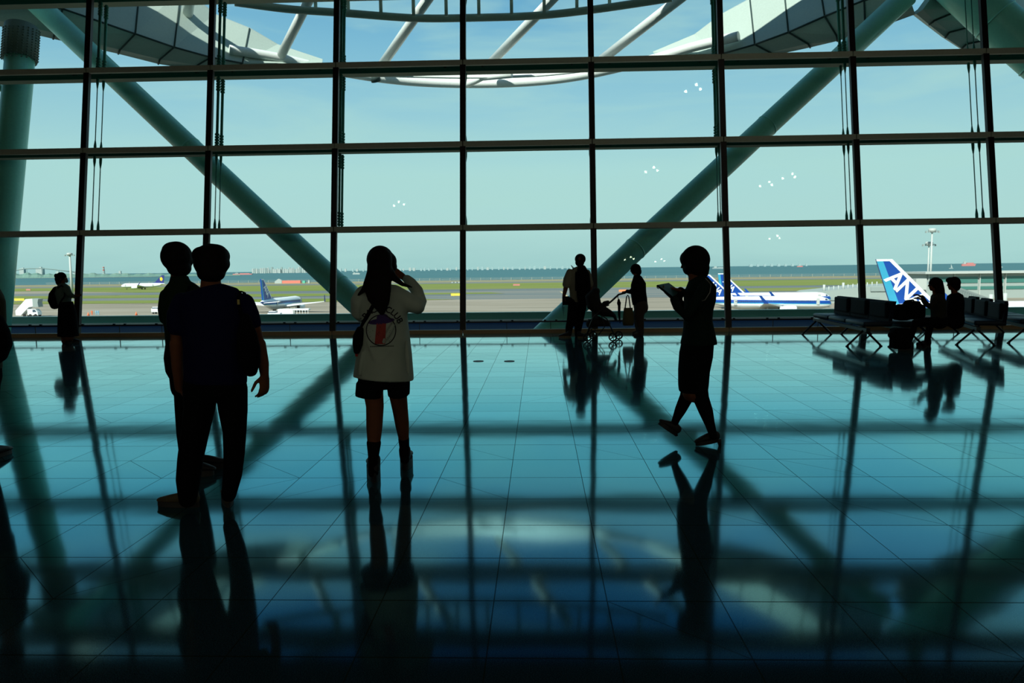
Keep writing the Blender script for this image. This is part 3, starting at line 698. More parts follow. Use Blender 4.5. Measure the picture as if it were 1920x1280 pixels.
# ------------------------------------------------------------------ airport buildings at right
pier = mat('pier_panel', (.34, .40, .37), .7); pier_d = mat('pier_window_green', (.06, .20, .17), .25); pierw = mat('pier_white', (.5, .54, .5), .6); cabg = mat('machinery_grey', (.3, .36, .34), .7)
Yp = 330
def PX(px, Y): return P(px, 550, Y).x
t = empty('pier_building', (PX(1840, Yp), Yp, GZ), 'low pale pier building with green glazing at far right', 'building')
x0_, x1_ = PX(1735, Yp), PX(2150, Yp)
MB().box(((x0_+x1_)/2, Yp+10, GZ+5.2), (x1_-x0_, 20, 10.4)).build('wall', pier, t)
MB().box(((x0_+x1_)/2, Yp+9, GZ+10.9), (x1_-x0_+3, 23, .9)).build('roof', pierw, t)
for i in range(9):
    xx = x0_+6+i*10.6
    for z_, hh in ((7.8, 2.6), (4.4, 1.3)):
        MB().box((xx, Yp-.1, GZ+z_), (9.6, .25, hh)).build('window', pier_d, t)
b = MB()
for i in range(11): b.box((x0_+1+i*10.6, Yp-.4, GZ+6), (.35, .4, 9.5))
b.build('mullions', pierw, t)
t = empty('pier_building', (PX(1600, 300), 300, GZ), 'grey concourse with a rising roof behind the parked jets and the big tail', 'building')
pts = [(PX(1552, 300), GZ), (PX(1800, 300), GZ), (PX(1800, 300), P(1800, 530, 300).z), (PX(1640, 300), P(1640, 536, 300).z), (PX(1535, 300), P(1535, 547, 300).z), (PX(1528, 300), P(1528, 549.5, 300).z), (PX(1552, 300), P(1552, 551, 300).z)]
MB().prism([(x, 300, z) for x, z in pts], (0, 22, 0)).build('wall', pier, t)
b = MB()
for i in range(12):
    px = 1545+i*9; yy = np.interp(px, [1535, 1640], [547, 536]); a = P(px, yy, 303); b.tube([a-Vector((0, 0, .5)), a+Vector((0, 0, 1.7 if i % 4 else 2.6))], .22 if i % 4 else .5, 6)
b.build('roof_posts', pierw, t)
MB().box((PX(1595, 299.8), 299.8, P(1595, 560, 300).z), (22, .3, 1.0)).build('window', cabg, t)
MB().box((PX(1652, 299.8), 299.8, P(1652, 542, 300).z), (8, .4, 1.6)).build('roof_plant', cabg, t)
MB().box((PX(1722, 297), 297, P(1722, 532, 300).z), (4.0, 4, 4.2)).build('white_tank', pierw, t)
# boarding bridge
t = empty('boarding_bridge', (PX(1860, 215), 215, GZ), 'white ribbed boarding bridge sloping down behind the seated pair', 'boarding bridge')
A, B_ = P(1796, 541, 235), P(1882, 572, 200)
dd = B_-A
b = MB(); hgt = 4.6
for z_, mt_ in ((0, pierw),):
    b.prism([A+Vector((0, 0, 0)), B_, B_-Vector((0, 0, hgt)), A-Vector((0, 0, hgt))], (1.2, 3.2, 0))
b.build('tunnel', pier, t)
b = MB().prism([A+Vector((0, -.2, .5)), B_+Vector((0, -.2, .5)), B_+Vector((0, -.2, -.3)), A+Vector((0, -.2, -.3))], (1.2, 3.6, 0)); b.build('roof', pierw, t)
b = MB()
for i in range(1, 20):
    q = A+dd*i/20; b.box(q+Vector((0, -.15, -hgt*.5)), (.15, .2, hgt*.9))
b.build('ribs', pierw, t)
for q in (A+dd*.3, A+dd*.85): MB().tube([(q.x+.6, q.y+1.5, GZ), (q.x+.6, q.y+1.5, q.z-hgt+.2)], .5, 10).build('leg', cabg, t)
for i, px in enumerate((1858, 1884)):
    q = P(px, 560, 206); MB().tube([q-Vector((0, 0, 2.5)), q+Vector((0, 0, 1.5 if i else 1.2))], .55, 10).build('roof_vent', pierw, t)
# light masts
def mast(px, ytop, Y, lab, r_=.45, heads=5):
    top = P(px, ytop, Y); t = empty('light_mast', (top.x, Y, GZ), lab, 'light mast')
    MB().tube([(top.x, Y, GZ), (top.x, Y, top.z-.5)], [r_*1.25, r_*.7], 14).build('pole', pierw, t)
    b = MB().tube([(top.x, Y, top.z-1.2), (top.x, Y, top.z-.7), (top.x, Y, top.z+.3), (top.x, Y, top.z+.7)], [.5, 1.5, 1.7, 1.2], 14); b.build('lamp_ring', pierw, t)
    b = MB()
    for i in range(heads):
        x = top.x+(i-(heads-1)/2)*(5.6/(heads-1)); b.box((x, Y-.3, top.z-.5-.2*abs(i-2)), (.7, .6, .8)); b.tube([(top.x, Y, top.z-.6), (x, Y, top.z-.4)], .1, 6)
    b.build('floodlight', cabg, t)
mast(1748, 431, 352, 'tall pale floodlight mast at right behind the seated pair')
mast(1742, 456, 358, 'shorter floodlight mast beside the tall one at right', .35)
mast(130.5, 476, 470, 'pale floodlight mast at left behind the figure with the backpack', .75)

# ------------------------------------------------------------------ ramp vehicles
def wheels(b, xs, y0, y1, r_, o0):
    for x in xs:
        for y in (y0, y1): b.tube([o0+Vector((x, y-.15, r_)), o0+Vector((x, y+.15, r_))], r_, 14, ref=(0, 0, 1))
t_ = P(57, 580, 262); o0 = Vector((t_.x, 262, GZ)); t = empty('boarding_stairs_truck', o0, 'white covered boarding stairs truck on the apron at left', 'truck')
MB().prism([o0+Vector(v) for v in ((-4.6, -1.2, .6), (-4.6, -1.2, 2.2), (-.6, -1.2, 6.2), (1.8, -1.2, 6.3), (1.8, -1.2, 3.6), (.2, -1.2, 3.4), (-2.8, -1.2, .5))], (0, 2.4, 0)).build('stair_body', pw_, t)
MB().prism([o0+Vector(v) for v in ((1.8, -1.3, 3.4), (1.8, -1.3, 6.4), (3.9, -1.3, 6.2), (3.6, -1.3, 5.0), (3.8, -1.3, 3.4))], (0, 2.6, 0)).build('canopy_hood', cabg, t)
MB().prism([o0+Vector(v) for v in ((-.4, -1.1, .6), (-.4, -1.1, 2.7), (2.4, -1.1, 2.7), (3.2, -1.1, 1.7), (3.3, -1.1, .6))], (0, 2.2, 0)).build('cab', pw_, t)
MB().prism([o0+Vector(v) for v in ((1.5, -1.16, 1.6), (1.5, -1.16, 2.5), (2.3, -1.16, 2.5), (2.9, -1.16, 1.7))], (0, 2.32, 0)).build('cab_window', winm, t)
for x in (-1.5, .6, 2.5): 
    b = MB(); wheels(b, (x,), -1.1, 1.1, .5, o0); b.build('wheel', tyre, t)
def cart(px, Y, w, h_, lab, nm='ramp_vehicle', col=pw_, cat='vehicle', cab=True):
    a = P(px, 580, Y); o0 = Vector((a.x, Y, GZ)); t = empty(nm, o0, lab, cat)
    MB().box(o0+Vector((0, 0, h_*.5+.25)), (w, 2.0, h_*.6), bev=.1).build('body', col, t)
    if cab: MB().box(o0+Vector((-w*.15, 0, h_*.95)), (w*.55, 1.8, h_*.5), bev=.15).build('cab', col, t); MB().box(o0+Vector((-w*.15, 0, h_*.98)), (w*.57, 1.85, h_*.25)).build('window', winm, t)
    for x in (-w*.33, w*.33):
        b = MB(); wheels(b, (x,), -.95, .95, .35, o0); b.build('wheel', tyre, t)
cart(297, 272, 4.4, 2.1, 'small white van on the apron beside the standing men')
cart(515, 238, 4.0, 2.0, 'white van below the tail of the left parked airliner')
cart(535, 236, 3.6, 1.1, 'low white baggage tug in front of the left parked airliner', 'baggage_tug')
cart(553, 232, 3.4, 1.2, 'second low white baggage tug, right of the first', 'baggage_tug')
cart(581, 236, 7.0, .7, 'long low cream belt loader below the engine of the left airliner', 'belt_loader', mat('loader_cream', (.75, .72, .5), .7), 'vehicle', False)
a = P(537, 575, 243); o0 = Vector((a.x, 243, GZ)); t = empty('cargo_loader', o0, 'white scaffold-like cargo loader beside the left parked airliner', 'vehicle')
MB().box(o0+Vector((0, 0, 2.0)), (5.0, 2.4, 1.6)).build('platform', pw_, t)
for x in (-2.3, 2.3):
    MB().box(o0+Vector((x, 0, .9)), (.3, 2.2, 1.8)).build('post', cabg, t)
MB().box(o0+Vector((5, 0, 2.6)), (5, 2.2, .5)).build('deck', pw_, t)
b = MB()
for q in range(6): b.box(o0+Vector((2.8+q*.9, -1.1, 1.6)), (.12, .12, 2.0))
b.build('rails', pw_, t)
cart(1392, 206, 3.6, 1.6, 'white ramp vehicle left under the parked jets'); cart(1428, 207, 3.2, 1.5, 'second white ramp vehicle under the parked jets')
a = P(1412, 580, 208); cart(1412, 208, 3.2, 2.4, 'dark box-shaped ground power cart between two white vehicles', 'ground_power_cart', cabg, 'vehicle', False)
# ground crew and cones
hv = mat('crew_blue', (.25, .45, .55), .8); skin_f = mat('skin_far', (.3, .2, .15), .7); conem = mat('cone_orange', (.8, .2, .08), .7)
for i, (px, c) in enumerate(((172, conem), (180, hv), (184, hv))):
    a = P(px, 580, 268); o0 = Vector((a.x, 268, GZ)); t = empty('ground_worker', o0, ['ground worker in orange on the apron at left', 'ground worker in pale blue on the apron, left of the blue pair', 'ground worker in pale blue on the apron, right of the blue pair'][i], 'person')
    b = MB()
    for s_ in (-1, 1): b.tube([o0+Vector((s_*.12, 0, .0)), o0+Vector((s_*.12, 0, .85))], [.08, .12], 8); b.tube([o0+Vector((s_*.25, 0, 1.4)), o0+Vector((s_*.34, 0, .85))], [.08, .06], 8)
    b.tube([o0+Vector((0, 0, .8)), o0+Vector((0, 0, 1.2)), o0+Vector((0, 0, 1.45))], [.2, .2, .24], 10).ell(o0+Vector((0, 0, 1.62)), (.12, .12, .15))
    b.organic('body', c, t, .05, 1)
for px, col_, lb in ((165, conem, 'orange traffic cone left of the ground workers'), (255, conem, 'orange traffic cone alone on the apron at left')):
    a = P(px, 580, 262); o = MB().tube([(a.x, 262, GZ), (a.x, 262, GZ+.06)], .7, 4).tube([(a.x, 262, GZ), (a.x, 262, GZ+1.3)], [.5, .1], 10).build('traffic_cone', col_); recenter(o, (a.x, 262, GZ)); tag(o, lb, 'traffic cone')

# ------------------------------------------------------------------ people
skin = mat('skin', (.22, .085, .04), .7, 0, .2); skin_p = mat('skin_pale', (.42, .22, .14), .55)
hairm = mat('hair_black', (.006, .004, .004), .7, 0, .12, bump=.3, scale=180)
blk = mat('black_cloth', (.006, .007, .009), .95, 0, .08); navy_t = mat('navy_cloth', (.008, .010, .05), .9, 0, .1); dgreen = mat('dark_green_cloth', (.012, .03, .014), .9, 0, .1)
whs = mat('white_cotton', (.52, .64, .54), .85, bump=.15, scale=9); eyem = mat('eye', (.5, .5, .5), .2); grn = mat('uniform_dark_green', (.008, .022, .018), .9, 0, .1)
shoeb = mat('shoe_black', (.012, .011, .010), .6); shoek = mat('shoe_khaki', (.12, .10, .05), .7); solem = mat('shoe_sole', (.05, .05, .045), .7)
olive = mat('olive_cloth', (.05, .055, .025), .9); beige = mat('beige_cloth', (.35, .36, .26), .9); brownp = mat('brown_trousers', (.07, .05, .035), .9)
UP = Vector((0, 0, 1))
class Fig:
    def __init__(s, px, py, label, name='person', cat='person', Y=None):
        g = G(px, py) if Y is None else None
        s.Y = g.y if Y is None else Y; s.s = s.Y/F
        base = P(px, py, s.Y); base.z = 0
        s.t = empty(name, base, label, cat)
    def T(s, px, py, dy=0.): 
        return P(px, py, s.Y+dy)
    def ch(s, b, pts, k=1., dep=None, n=18, rnd=True):
        """pts (px,py,rpx,dy,depth_m)"""
        pp = [s.T(q[0], q[1], q[3] if len(q) > 3 else 0) for q in pts]; r = [q[2]*s.s*k for q in pts]
        rd = [(q[4]*k if len(q) > 4 and q[4] else (dep*k if dep else q[2]*s.s*k)) for q in pts]
        b.tube(pp, r, n, rd, True, (0, 1, 0), rnd); return b
    def el(s, b, px, py, rx, rz, ry, dy=0.):
        b.ell(s.T(px, py, dy), (rx*s.s, ry, rz*s.s)); return b
def head(b, t, c, hh, fv):
    k = hh/.235; fv = Vector(fv).normalized(); rv = fv.cross(UP).normalized(); uv = rv.cross(fv)
    R3 = Matrix((rv, fv, uv)).transposed()
    E = lambda x, y, z, r: b.ell(c+R3@Vector((x*k, y*k, z*k)), tuple(q*k for q in r), R3)
    E(0, -.012, .028, (.074, .092, .088)); E(0, .022, -.035, (.058, .064, .075)); E(0, .045, -.085, (.028, .026, .022))
    E(0, .088, -.012, (.012, .018, .022)); E(0, .100, -.022, (.013, .014, .010)); E(0, .072, .022, (.045, .018, .012)); E(0, .078, -.052, (.022, .012, .010))
    for s_ in (-1, 1):
        E(s_*.040, .055, -.022, (.022, .022, .02)); E(s_*.076, -.008, -.012, (.009, .022, .032))
        e = MB().ell(c+R3@Vector((s_*.030*k, .074*k, .004*k)), (.012*k,)*3, None, 10, 8).build('eye', eyem, t, True)
def hand(b, w, d, n, k=1., curl=.35, side=1, thumb=.3):
    d = Vector(d).normalized(); n = Vector(n); n = (n-d*n.dot(d)).normalized(); l = d.cross(n)*side
    b.tube([w-d*.02*k, w+d*.03*k, w+d*.085*k], [.026*k, .038*k, .040*k], 14, [.020*k, .016*k, .013*k], True, n, True)
    for off, ln, r_ in ((-.030, .062, .0080), (-.0105, .074, .0088), (.010, .080, .0090), (.030, .072, .0088)):
        p = w+d*.082*k+l*off*k; dd = d.copy(); pts = [p]
        for j, f_ in enumerate((.45, .32, .23)):
            a = curl*(j+.7); dd = (d*math.cos(a)+n*math.sin(a)+l*off*1.6).normalized(); p = p+dd*ln*f_*k*1.05; pts.append(p)
        b.tube(pts, [r_*k, r_*.98*k, r_*.92*k, r_*.8*k], 10, None, True, n, True)
    p = w+d*.022*k+l*.030*k; d1 = (d*.62+l*.72+n*thumb).normalized(); d2 = (d*.92+l*.28+n*thumb).normalized()
    b.tube([p, p+d1*.038*k, p+d1*.038*k+d2*.034*k, p+d1*.038*k+d2*.058*k], [.013*k, .0115*k, .0105*k, .0085*k], 10, None, True, n, True)
def shoe(t, heel, toe, mt=None, k=1., sole=None, chunky=0., lift=0., ankle=True):
    mt = mt or shoeb; heel = Vector(heel); toe = Vector(toe); d = (toe-heel).normalized(); ln = (toe-heel).length
    up_ = UP if abs(d.z) < .2 else (UP-d*d.z).normalized(); hs = .022+chunky
    b = MB(); q = lambda u, z: heel+d*ln*u+up_*(z*k+hs)
    b.tube([q(.08, .038), q(.25, .040), q(.5, .036), q(.74, .028), q(.93, .020)], [.034*k, .036*k, .040*k, .046*k, .034*k], 16, [.042*k, .044*k, .036*k, .026*k, .018*k], True, up_, True)
    if ankle: b.tube([q(.16, .04), q(.14, .085)], [.038*k, .040*k], 16, [.045*k, .044*k], True, d, True)
    o = b.organic('shoe', mt, t, .008, 3)
    b = MB(); n = 22; lo, hi = [], []
    for i in range(n):
        a = 2*math.pi*i/n; u = .5+.52*math.cos(a); w = (.036+.014*(u-.3))*k*math.sin(a)*1.08
        c0 = heel+d*ln*u+d.cross(up_)*w; lo.append(c0+up_*.001); hi.append(c0+up_*(hs+.012))
    b.face(lo); b.face(hi[::-1])
    for i in range(n): b.face([lo[i], lo[(i+1) % n], hi[(i+1) % n], hi[i]])
    b.build('sole', sole or solem).parent = o
    return o

# --- man in dark blue tee (nearest, back to us)
f = Fig(404, 957, 'man in a dark navy t-shirt seen from behind, bag on his right shoulder')
torso = [(397, 535, 19, 0, .07), (399, 543, 46, 0, .09), (399, 554, 61, 0, .115), (399, 572, 66, 0, .125), (401, 605, 62, 0, .125), (402, 650, 59, 0, .13), (404, 700, 60, 0, .135), (404, 717, 60, 0, .135)]
aL = [(342, 566, 17), (331, 600, 16), (331, 645, 13, .0), (333, 690, 11, .03), (337, 728, 9, .08)]
aR = [(460, 568, 17), (474, 602, 15), (486, 645, 12.5), (494, 682, 10.5), (496, 704, 8)]
lR = [(434, 728, 30), (437, 770, 27), (440, 810, 22), (439, 850, 20), (436, 890, 18), (429, 928, 14)]
lL = [(376, 728, 33), (374, 765, 29), (366, 810, 26), (357, 860, 24), (353, 900, 23), (352, 936, 17)]
b = MB(); f.ch(b, torso[:-1], .82); f.ch(b, aL, .8); f.ch(b, aL[2:], 1); f.ch(b, aR, .8); f.ch(b, aR[2:], 1); f.ch(b, lR, .7); f.ch(b, lL, .7)
f.ch(b, [(396, 512, 17), (395, 540, 19)]); head(b, f.t, f.T(396, 497, 0), .235, (.12, 1, .05))
hand(b, f.T(496, 702), (-.05, 0, -1), (-.9, .5, 0), 1.0, .45, -1); hand(b, f.T(338, 728, .09), (.3, .5, -1), (.6, .4, 0), 1.0, .5)
b.organic('body', skin, f.t, .0065, 3)
b = MB(); f.ch(b, torso, 1, None, 26, False); f.ch(b, [(342, 566, 19), (333, 590, 20), (333, 612, 20)], 1, None, 18); f.ch(b, [(458, 568, 19), (468, 590, 18), (473, 606, 17)]); b.organic('t_shirt', navy_t, f.t, .009, 4)
b = MB(); f.ch(b, [(403, 704, 59, 0, .125), (403, 728, 61, 0, .135), (404, 742, 58, 0, .13), (405, 750, 36, 0, .12)], 1, None, 24, False); f.ch(b, lR); f.ch(b, lL); b.organic('trousers', blk, f.t, .009, 4)
b = MB(); f.el(b, 396, 490, 33, 34, .108); f.el(b, 415, 480, 14, 17, .08); f.el(b, 378, 478, 16, 16, .085); f.el(b, 420, 494, 9.5, 14, .06, -.01); f.el(b, 396, 512, 26, 18, .085, -.02); f.el(b, 401, 470, 22, 13, .09); b.organic('hair', hairm, f.t, .008, 3)
shoe(f.t, G(373, 950), G(298, 947), shoek, .92); shoe(f.t, G(429, 952), G(425, 926), shoek, .92)
bag = empty('tote_bag', f.T(468, 600, -.1), 'black slouchy shoulder bag hanging at the right side of the man in navy', 'bag')
b = MB(); f.ch(b, [(460, 596, 10, -.10, .03), (463, 625, 18, -.11, .05), (466, 655, 22, -.11, .065), (469, 682, 19, -.10, .06), (470, 694, 13, -.10, .045)], 1); b.organic('bag_body', blk, bag, .009, 4)
b = MB(); b.tube([f.T(x, y, d) for x, y, d in ((455, 606, -.10), (449, 575, -.14), (447, 556, -.15), (451, 546, -.08), (458, 548, .02), (462, 580, .12))], .012, 8, .004); b.build('strap', blk, bag, True)
b = MB().box(f.T(447, 566, -.165), (.012, .006, .03)); b.build('yellow_tag', mat('tag_yellow', (.6, .5, .12), .6), bag)

# --- taller man behind him
f = Fig(352, 893, 'man in a dark green shirt standing behind the man in navy, head turned right')
torso = [(337, 524, 14, 0, .06), (337, 534, 27, 0, .09), (341, 546, 38, 0, .11), (343, 570, 40, 0, .12), (343, 620, 33, 0, .12), (344, 668, 30, 0, .12), (347, 705, 27, 0, .12)]
aL = [(312, 556, 12), (309, 588, 9.5), (316, 625, 7.5), (322, 660, 7, .05), (326, 690, 6, .1)]; aR = [(372, 556, 12), (378, 600, 10), (372, 650, 8, .06), (365, 690, 6, .1)]
l1 = [(350, 715, 24), (350, 760, 22), (349, 810, 18), (351, 850, 15), (354, 880, 11)]; l2 = [(368, 715, 22, .1), (370, 770, 18, .1), (368, 820, 15, .12), (366, 870, 10, .13)]
b = MB()
for q, k in ((torso, .85), (aL, .8), (aR, .8), (l1, .7), (l2, .7)): f.ch(b, q, k)
f.ch(b, aL[2:], 1); f.ch(b, [(334, 508, 13), (335, 530, 15)]); head(b, f.t, f.T(334, 489, 0), .235, (.55, 1, .02)); hand(b, f.T(327, 690, .1), (.1, .3, -1), (1, .3, 0)); hand(b, f.T(365, 690, .1), (-.1, .3, -1), (-1, .3, 0), 1, .35, -1); b.organic('body', skin, f.t, .0065, 3)
b = MB(); f.ch(b, torso, 1, None, 24, False); f.ch(b, [(313, 554, 13.5), (309, 580, 13), (311, 597, 12)]); f.ch(b, [(372, 556, 13), (378, 596, 12)]); f.ch(b, [(336, 517, 15, 0, .07), (337, 527, 18, 0, .08)], 1, None, 18, False); b.organic('shirt', dgreen, f.t, .009, 4)
b = MB(); f.ch(b, [(345, 700, 26, 0, .12), (348, 725, 26, 0, .125)]); f.ch(b, l1); f.ch(b, l2); b.organic('trousers', blk, f.t, .009, 4)
b = MB(); f.el(b, 331, 481, 28.5, 29, .115, -.005); f.el(b, 336, 502, 22, 18, .085, -.01); f.el(b, 351, 487, 10, 15, .06, .02); f.el(b, 325, 470, 20, 17, .09); b.organic('hair', hairm, f.t, .008, 3)
shoe(f.t, G(356, 893), G(401, 890), shoeb, 1.0, None, .01); g = G(362, 880); shoe(f.t, g, g+Vector((.24, .05, 0)), shoeb, 1.0, None, .01)
bag = empty('shoulder_bag', f.T(318, 650, -.02), 'small black bag at the left hip of the man in dark green', 'bag')
b = MB(); f.ch(b, [(320, 645, 8, -.12, .05), (318, 670, 9, -.12, .06), (321, 695, 8.5, -.12, .06), (324, 708, 5, -.12, .04)]); b.organic('bag_body', blk, bag, .009, 3)
MB().tube([f.T(x, y, d) for x, y, d in ((322, 645, -.12), (330, 600, -.14), (345, 560, -.13), (356, 536, -.07))], .01, 8, .004).build('strap', blk, bag, True)

# --- young woman in the oversized white shirt
f = Fig(702, 903, 'woman with long hair in an oversized white printed shirt and black shorts')
torso = [(709, 530, 17, 0, .07), (709, 540, 34, 0, .095), (712, 553, 44, 0, .12), (716, 572, 46, 0, .13), (720, 592, 44, 0, .135), (721, 622, 47, 0, .145), (721, 660, 52, 0, .155), (719.5, 700, 57, 0, .17), (719, 709, 58, 0, .172)]
lL = [(700, 735, 19), (703, 762, 17), (702, 800, 15.5), (701, 830, 12.5), (700, 862, 8.5), (700, 886, 9)]
lR = [(745, 732, 18, .05), (750, 765, 15.5, .12), (754, 795, 14, .18), (757, 822, 10.5, .22), (759, 850, 8.5, .26), (759, 862, 8.5, .28)]
rf_ = G(759, 882); f.dyR = rf_.y-f.Y
lR = [(a, b_, c, f.dyR*u) for (a, b_, c, _), u in zip(lR, (.15, .5, .75, .9, 1, 1))]
aR = [(744, 556, 17, 0), (768, 568, 15, .04), (786, 570, 12, .08), (779, 545, 9.5, .14), (762, 525, 7.5, .2), (757, 519, 6.5, .22)]
aL = [(680, 556, 15, 0), (673, 583, 12, .02), (682, 572, 10, .18), (700, 540, 8, .28), (712, 525, 6, .3)]
b = MB()
for q, k in ((torso[:-2], .6), (lL, 1), (lR, 1), (aR, .7), (aL, .7)): f.ch(b, q, k)
f.ch(b, aR[4:], .9); f.ch(b, [(714, 508, 12), (711, 535, 13)]); head(b, f.t, f.T(715, 494, .02), .225, (.35, 1, .08))
hand(b, f.T(757, 520, .22), (-.75, .2, .55), (-.4, .5, -.6), .95, .35); hand(b, f.T(713, 524, .3), (.3, .3, .8), (.5, .6, 0), .95, .4, -1)
body3 = b.organic('body', skin, f.t, .0065, 3)
b = MB(); f.ch(b, torso, 1, None, 30, False)
f.ch(b, [(684, 553, 19, 0, .09), (675, 566, 18, 0, .085), (673, 581, 15, .02, .08), (678, 588, 12, .08, .07)]); f.ch(b, [(676, 586, 11, .04), (690, 566, 10, .2), (706, 538, 9, .28)])
f.ch(b, [(738, 553, 20, 0, .09), (760, 565, 20, .03, .09), (780, 572, 16, .06, .085)]); f.ch(b, [(783, 574, 15, .07, .08), (790, 565, 11, .09), (782, 545, 12, .13), (770, 530, 11, .17), (763, 523, 9, .2)])
for (x0, y0, x1, y1) in ((690, 640, 716, 700), (735, 655, 700, 690), (742, 600, 720, 640), (762, 640, 766, 700), (680, 660, 674, 702)):
    f.ch(b, [(x0, y0, 3, -.135, .012), ((x0+x1)/2, (y0+y1)/2, 5, -.148, .016), (x1, y1, 3, -.155, .012)])
shirt3 = b.organic('shirt', whs, f.t, .008, 6)
b = MB(); f.ch(b, [(719, 695, 50, 0, .135), (719, 716, 48, 0, .135), (720, 727, 40, 0, .12)], 1, None, 24, False); f.ch(b, [(694, 718, 26, 0, .125), (692, 743, 26, 0, .12)], 1, None, 20, False); f.ch(b, [(747, 716, 22, .02, .12), (748, 740, 20.5, .03, .115)], 1, None, 20, False); b.organic('shorts', blk, f.t, .008, 3)
b = MB(); f.el(b, 713, 487, 25.5, 27, .11, 0); f.el(b, 725, 490, 19, 19, .08, .02); f.ch(b, [(712, 485, 23, -.05, .07), (711, 510, 23, -.10, .05), (707, 533, 27, -.13, .035), (711, 558, 22, -.155, .028), (715, 573, 15, -.165, .02), (716, 584, 7, -.17, .012)])
f.ch(b, [(696, 505, 7, -.06), (690, 530, 7, -.1), (682, 543, 5, -.12), (672, 553, 2.5, -.1)]); f.ch(b, [(728, 505, 9, -.05), (738, 520, 7, -.1), (755, 533, 4, -.09), (772, 538, 2, -.07)]); f.el(b, 738, 500, 6.5, 9, .05, .03)
b.organic('hair', hairm, f.t, .0075, 3)
for q, nm in ((lL, 'sock'), (lR, 'sock')):
    b = MB(); f.ch(b, q[3:], 1.12 if q is lL else 1.08); b.organic(nm, blk, f.t, .008, 2)
shoe(f.t, G(703, 905), G(699, 879), shoeb, 1.18, shoeb, .035); shoe(f.t, rf_+Vector((0, 0, .0)), rf_+Vector((-.02, .25, 0)), shoeb, 1.12, shoeb, .035)
# printed artwork on the back of the shirt
dg = bpy.context.evaluated_depsgraph_get(); bvh = BVHTree.FromObject(shirt3, dg)
sh_inv = shirt3.matrix_world.inverted()
def onshirt(px, py):
    o_ = Vector((0, 0, H)); d_ = ray(px, py).normalized(); h_ = bvh.ray_cast(o_, d_)
    return (h_[0] if h_[0] is not None else P(px, py, f.Y-.15)) - d_*.0035
printk = mat('print_black', (.012, .014, .02), .8); printr = mat('print_red', (.45, .06, .05), .8); printp = mat('print_purple', (.06, .03, .16), .8)
cx0, cy0, R0 = 714.5, 619, 28.5
sa = 1.04
def pol(a, r_): return (cx0+r_*math.cos(a), cy0-r_*math.sin(a)*sa)
b = MB(); n = 64
for i in range(n):
    a0, a1 = 2*math.pi*i/n, 2*math.pi*(i+1)/n
    b.face([onshirt(*pol(a0, R0)), onshirt(*pol(a1, R0)), onshirt(*pol(a1, R0-1.9)), onshirt(*pol(a0, R0-1.9))])
random.seed(3)
for i in range(46):
    a = random.uniform(0, 6.28); r_ = R0*math.sqrt(random.random())*.88; x, y = pol(a, r_)
    b.face([onshirt(x-.7, y), onshirt(x, y-.7), onshirt(x+.7, y), onshirt(x, y+.7)])
b.build('printed_circle', printk, f.t)
def ellf(b, x, y, rx, ry, tilt=0., rings=3):
    for j in range(rings):
        r0, r1 = j/rings, (j+1)/rings
        for i in range(24):
            q = []
            for (a, r_) in ((i, r0), (i+1, r0), (i+1, r1), (i, r1)):
                a = a*2*math.pi/24; u, v = rx*r_*math.cos(a), ry*r_*math.sin(a); q.append(onshirt(x+u*math.cos(tilt)-v*math.sin(tilt), y+u*math.sin(tilt)+v*math.cos(tilt)))
            if j == 0: q = [q[0], q[2], q[3]]
            b.face(q)
b = MB()
for j in range(6):
    u0, u1 = j/6, (j+1)/6
    for i in range(3):
        X_ = lambda v, u: (706+(-3.5)*u + v*(18+1.5*u)/3, 606+39*u)
        b.face([onshirt(*X_(i, u0)), onshirt(*X_(i+1, u0)), onshirt(*X_(i+1, u1)), onshirt(*X_(i, u1))])
b.build('printed_beam', printr, f.t)
b = MB(); ellf(b, 715, 602, 25, 5.6, -.12); ellf(b, 717, 595, 11, 7, -.12); b.build('printed_saucer', printp, f.t)
def glyphs(txt, size, place, name, mt):
    b = MB()
    for i, chh in enumerate(txt):
        if chh == ' ': continue
        me = text_mesh(chh, size, 0, True); x, y, rot = place(i)
        vs = []
        for v in me.vertices:
            u, w = v.co.x, v.co.y; vs.append(b.bm.verts.new(onshirt(x+u*math.cos(rot)+w*math.sin(rot), y+u*math.sin(rot)-w*math.cos(rot))))
        for p in me.polygons:
            try: b.bm.faces.new([vs[k_] for k_ in p.vertices])
            except Exception: pass
        bpy.data.meshes.remove(me)
    b.build(name, mt, f.t)
glyphs('SPACE CLUB', 16, lambda i: (cx0+38.5*math.sin(math.radians(-64+i*14.2)), cy0-38.5*1.05*math.cos(math.radians(-64+i*14.2)), math.radians(-64+i*14.2)), 'printed_letters', printk)
b = MB()
for i in range(22):
    x = 694+i*2.05; y = 648.5-.055*i
    b.face([onshirt(x, y), onshirt(x+1.2, y), onshirt(x+1.2, y+2.2), onshirt(x, y+2.2)])
b.build('printed_small_line', printk, f.t)
bag = empty('crossbody_bag', f.T(673, 640, -.1), 'small black crossbody bag with a red tag at the left hip of the white-shirted woman', 'bag')
b = MB(); f.ch(b, [(675, 618, 7, -.10, .035), (672, 630, 10, -.10, .05), (671, 645, 10, -.10, .05), (669, 658, 6, -.10, .035)]); b.organic('bag_body', blk, bag, .007, 2)
b = MB(); pp = []
for x, y in ((676, 618), (683, 602), (691, 588), (699, 574), (705, 564)):
    q = onshirt(x, y); pp.append(q-ray(x, y).normalized()*.006)
b.tube(pp, .014, 8, .004).build('strap', blk, bag, True)
MB().box(f.T(668.5, 664, -.1), (.018, .006, .03)).build('red_tag', mat('tag_red', (.5, .04, .03), .6), bag)

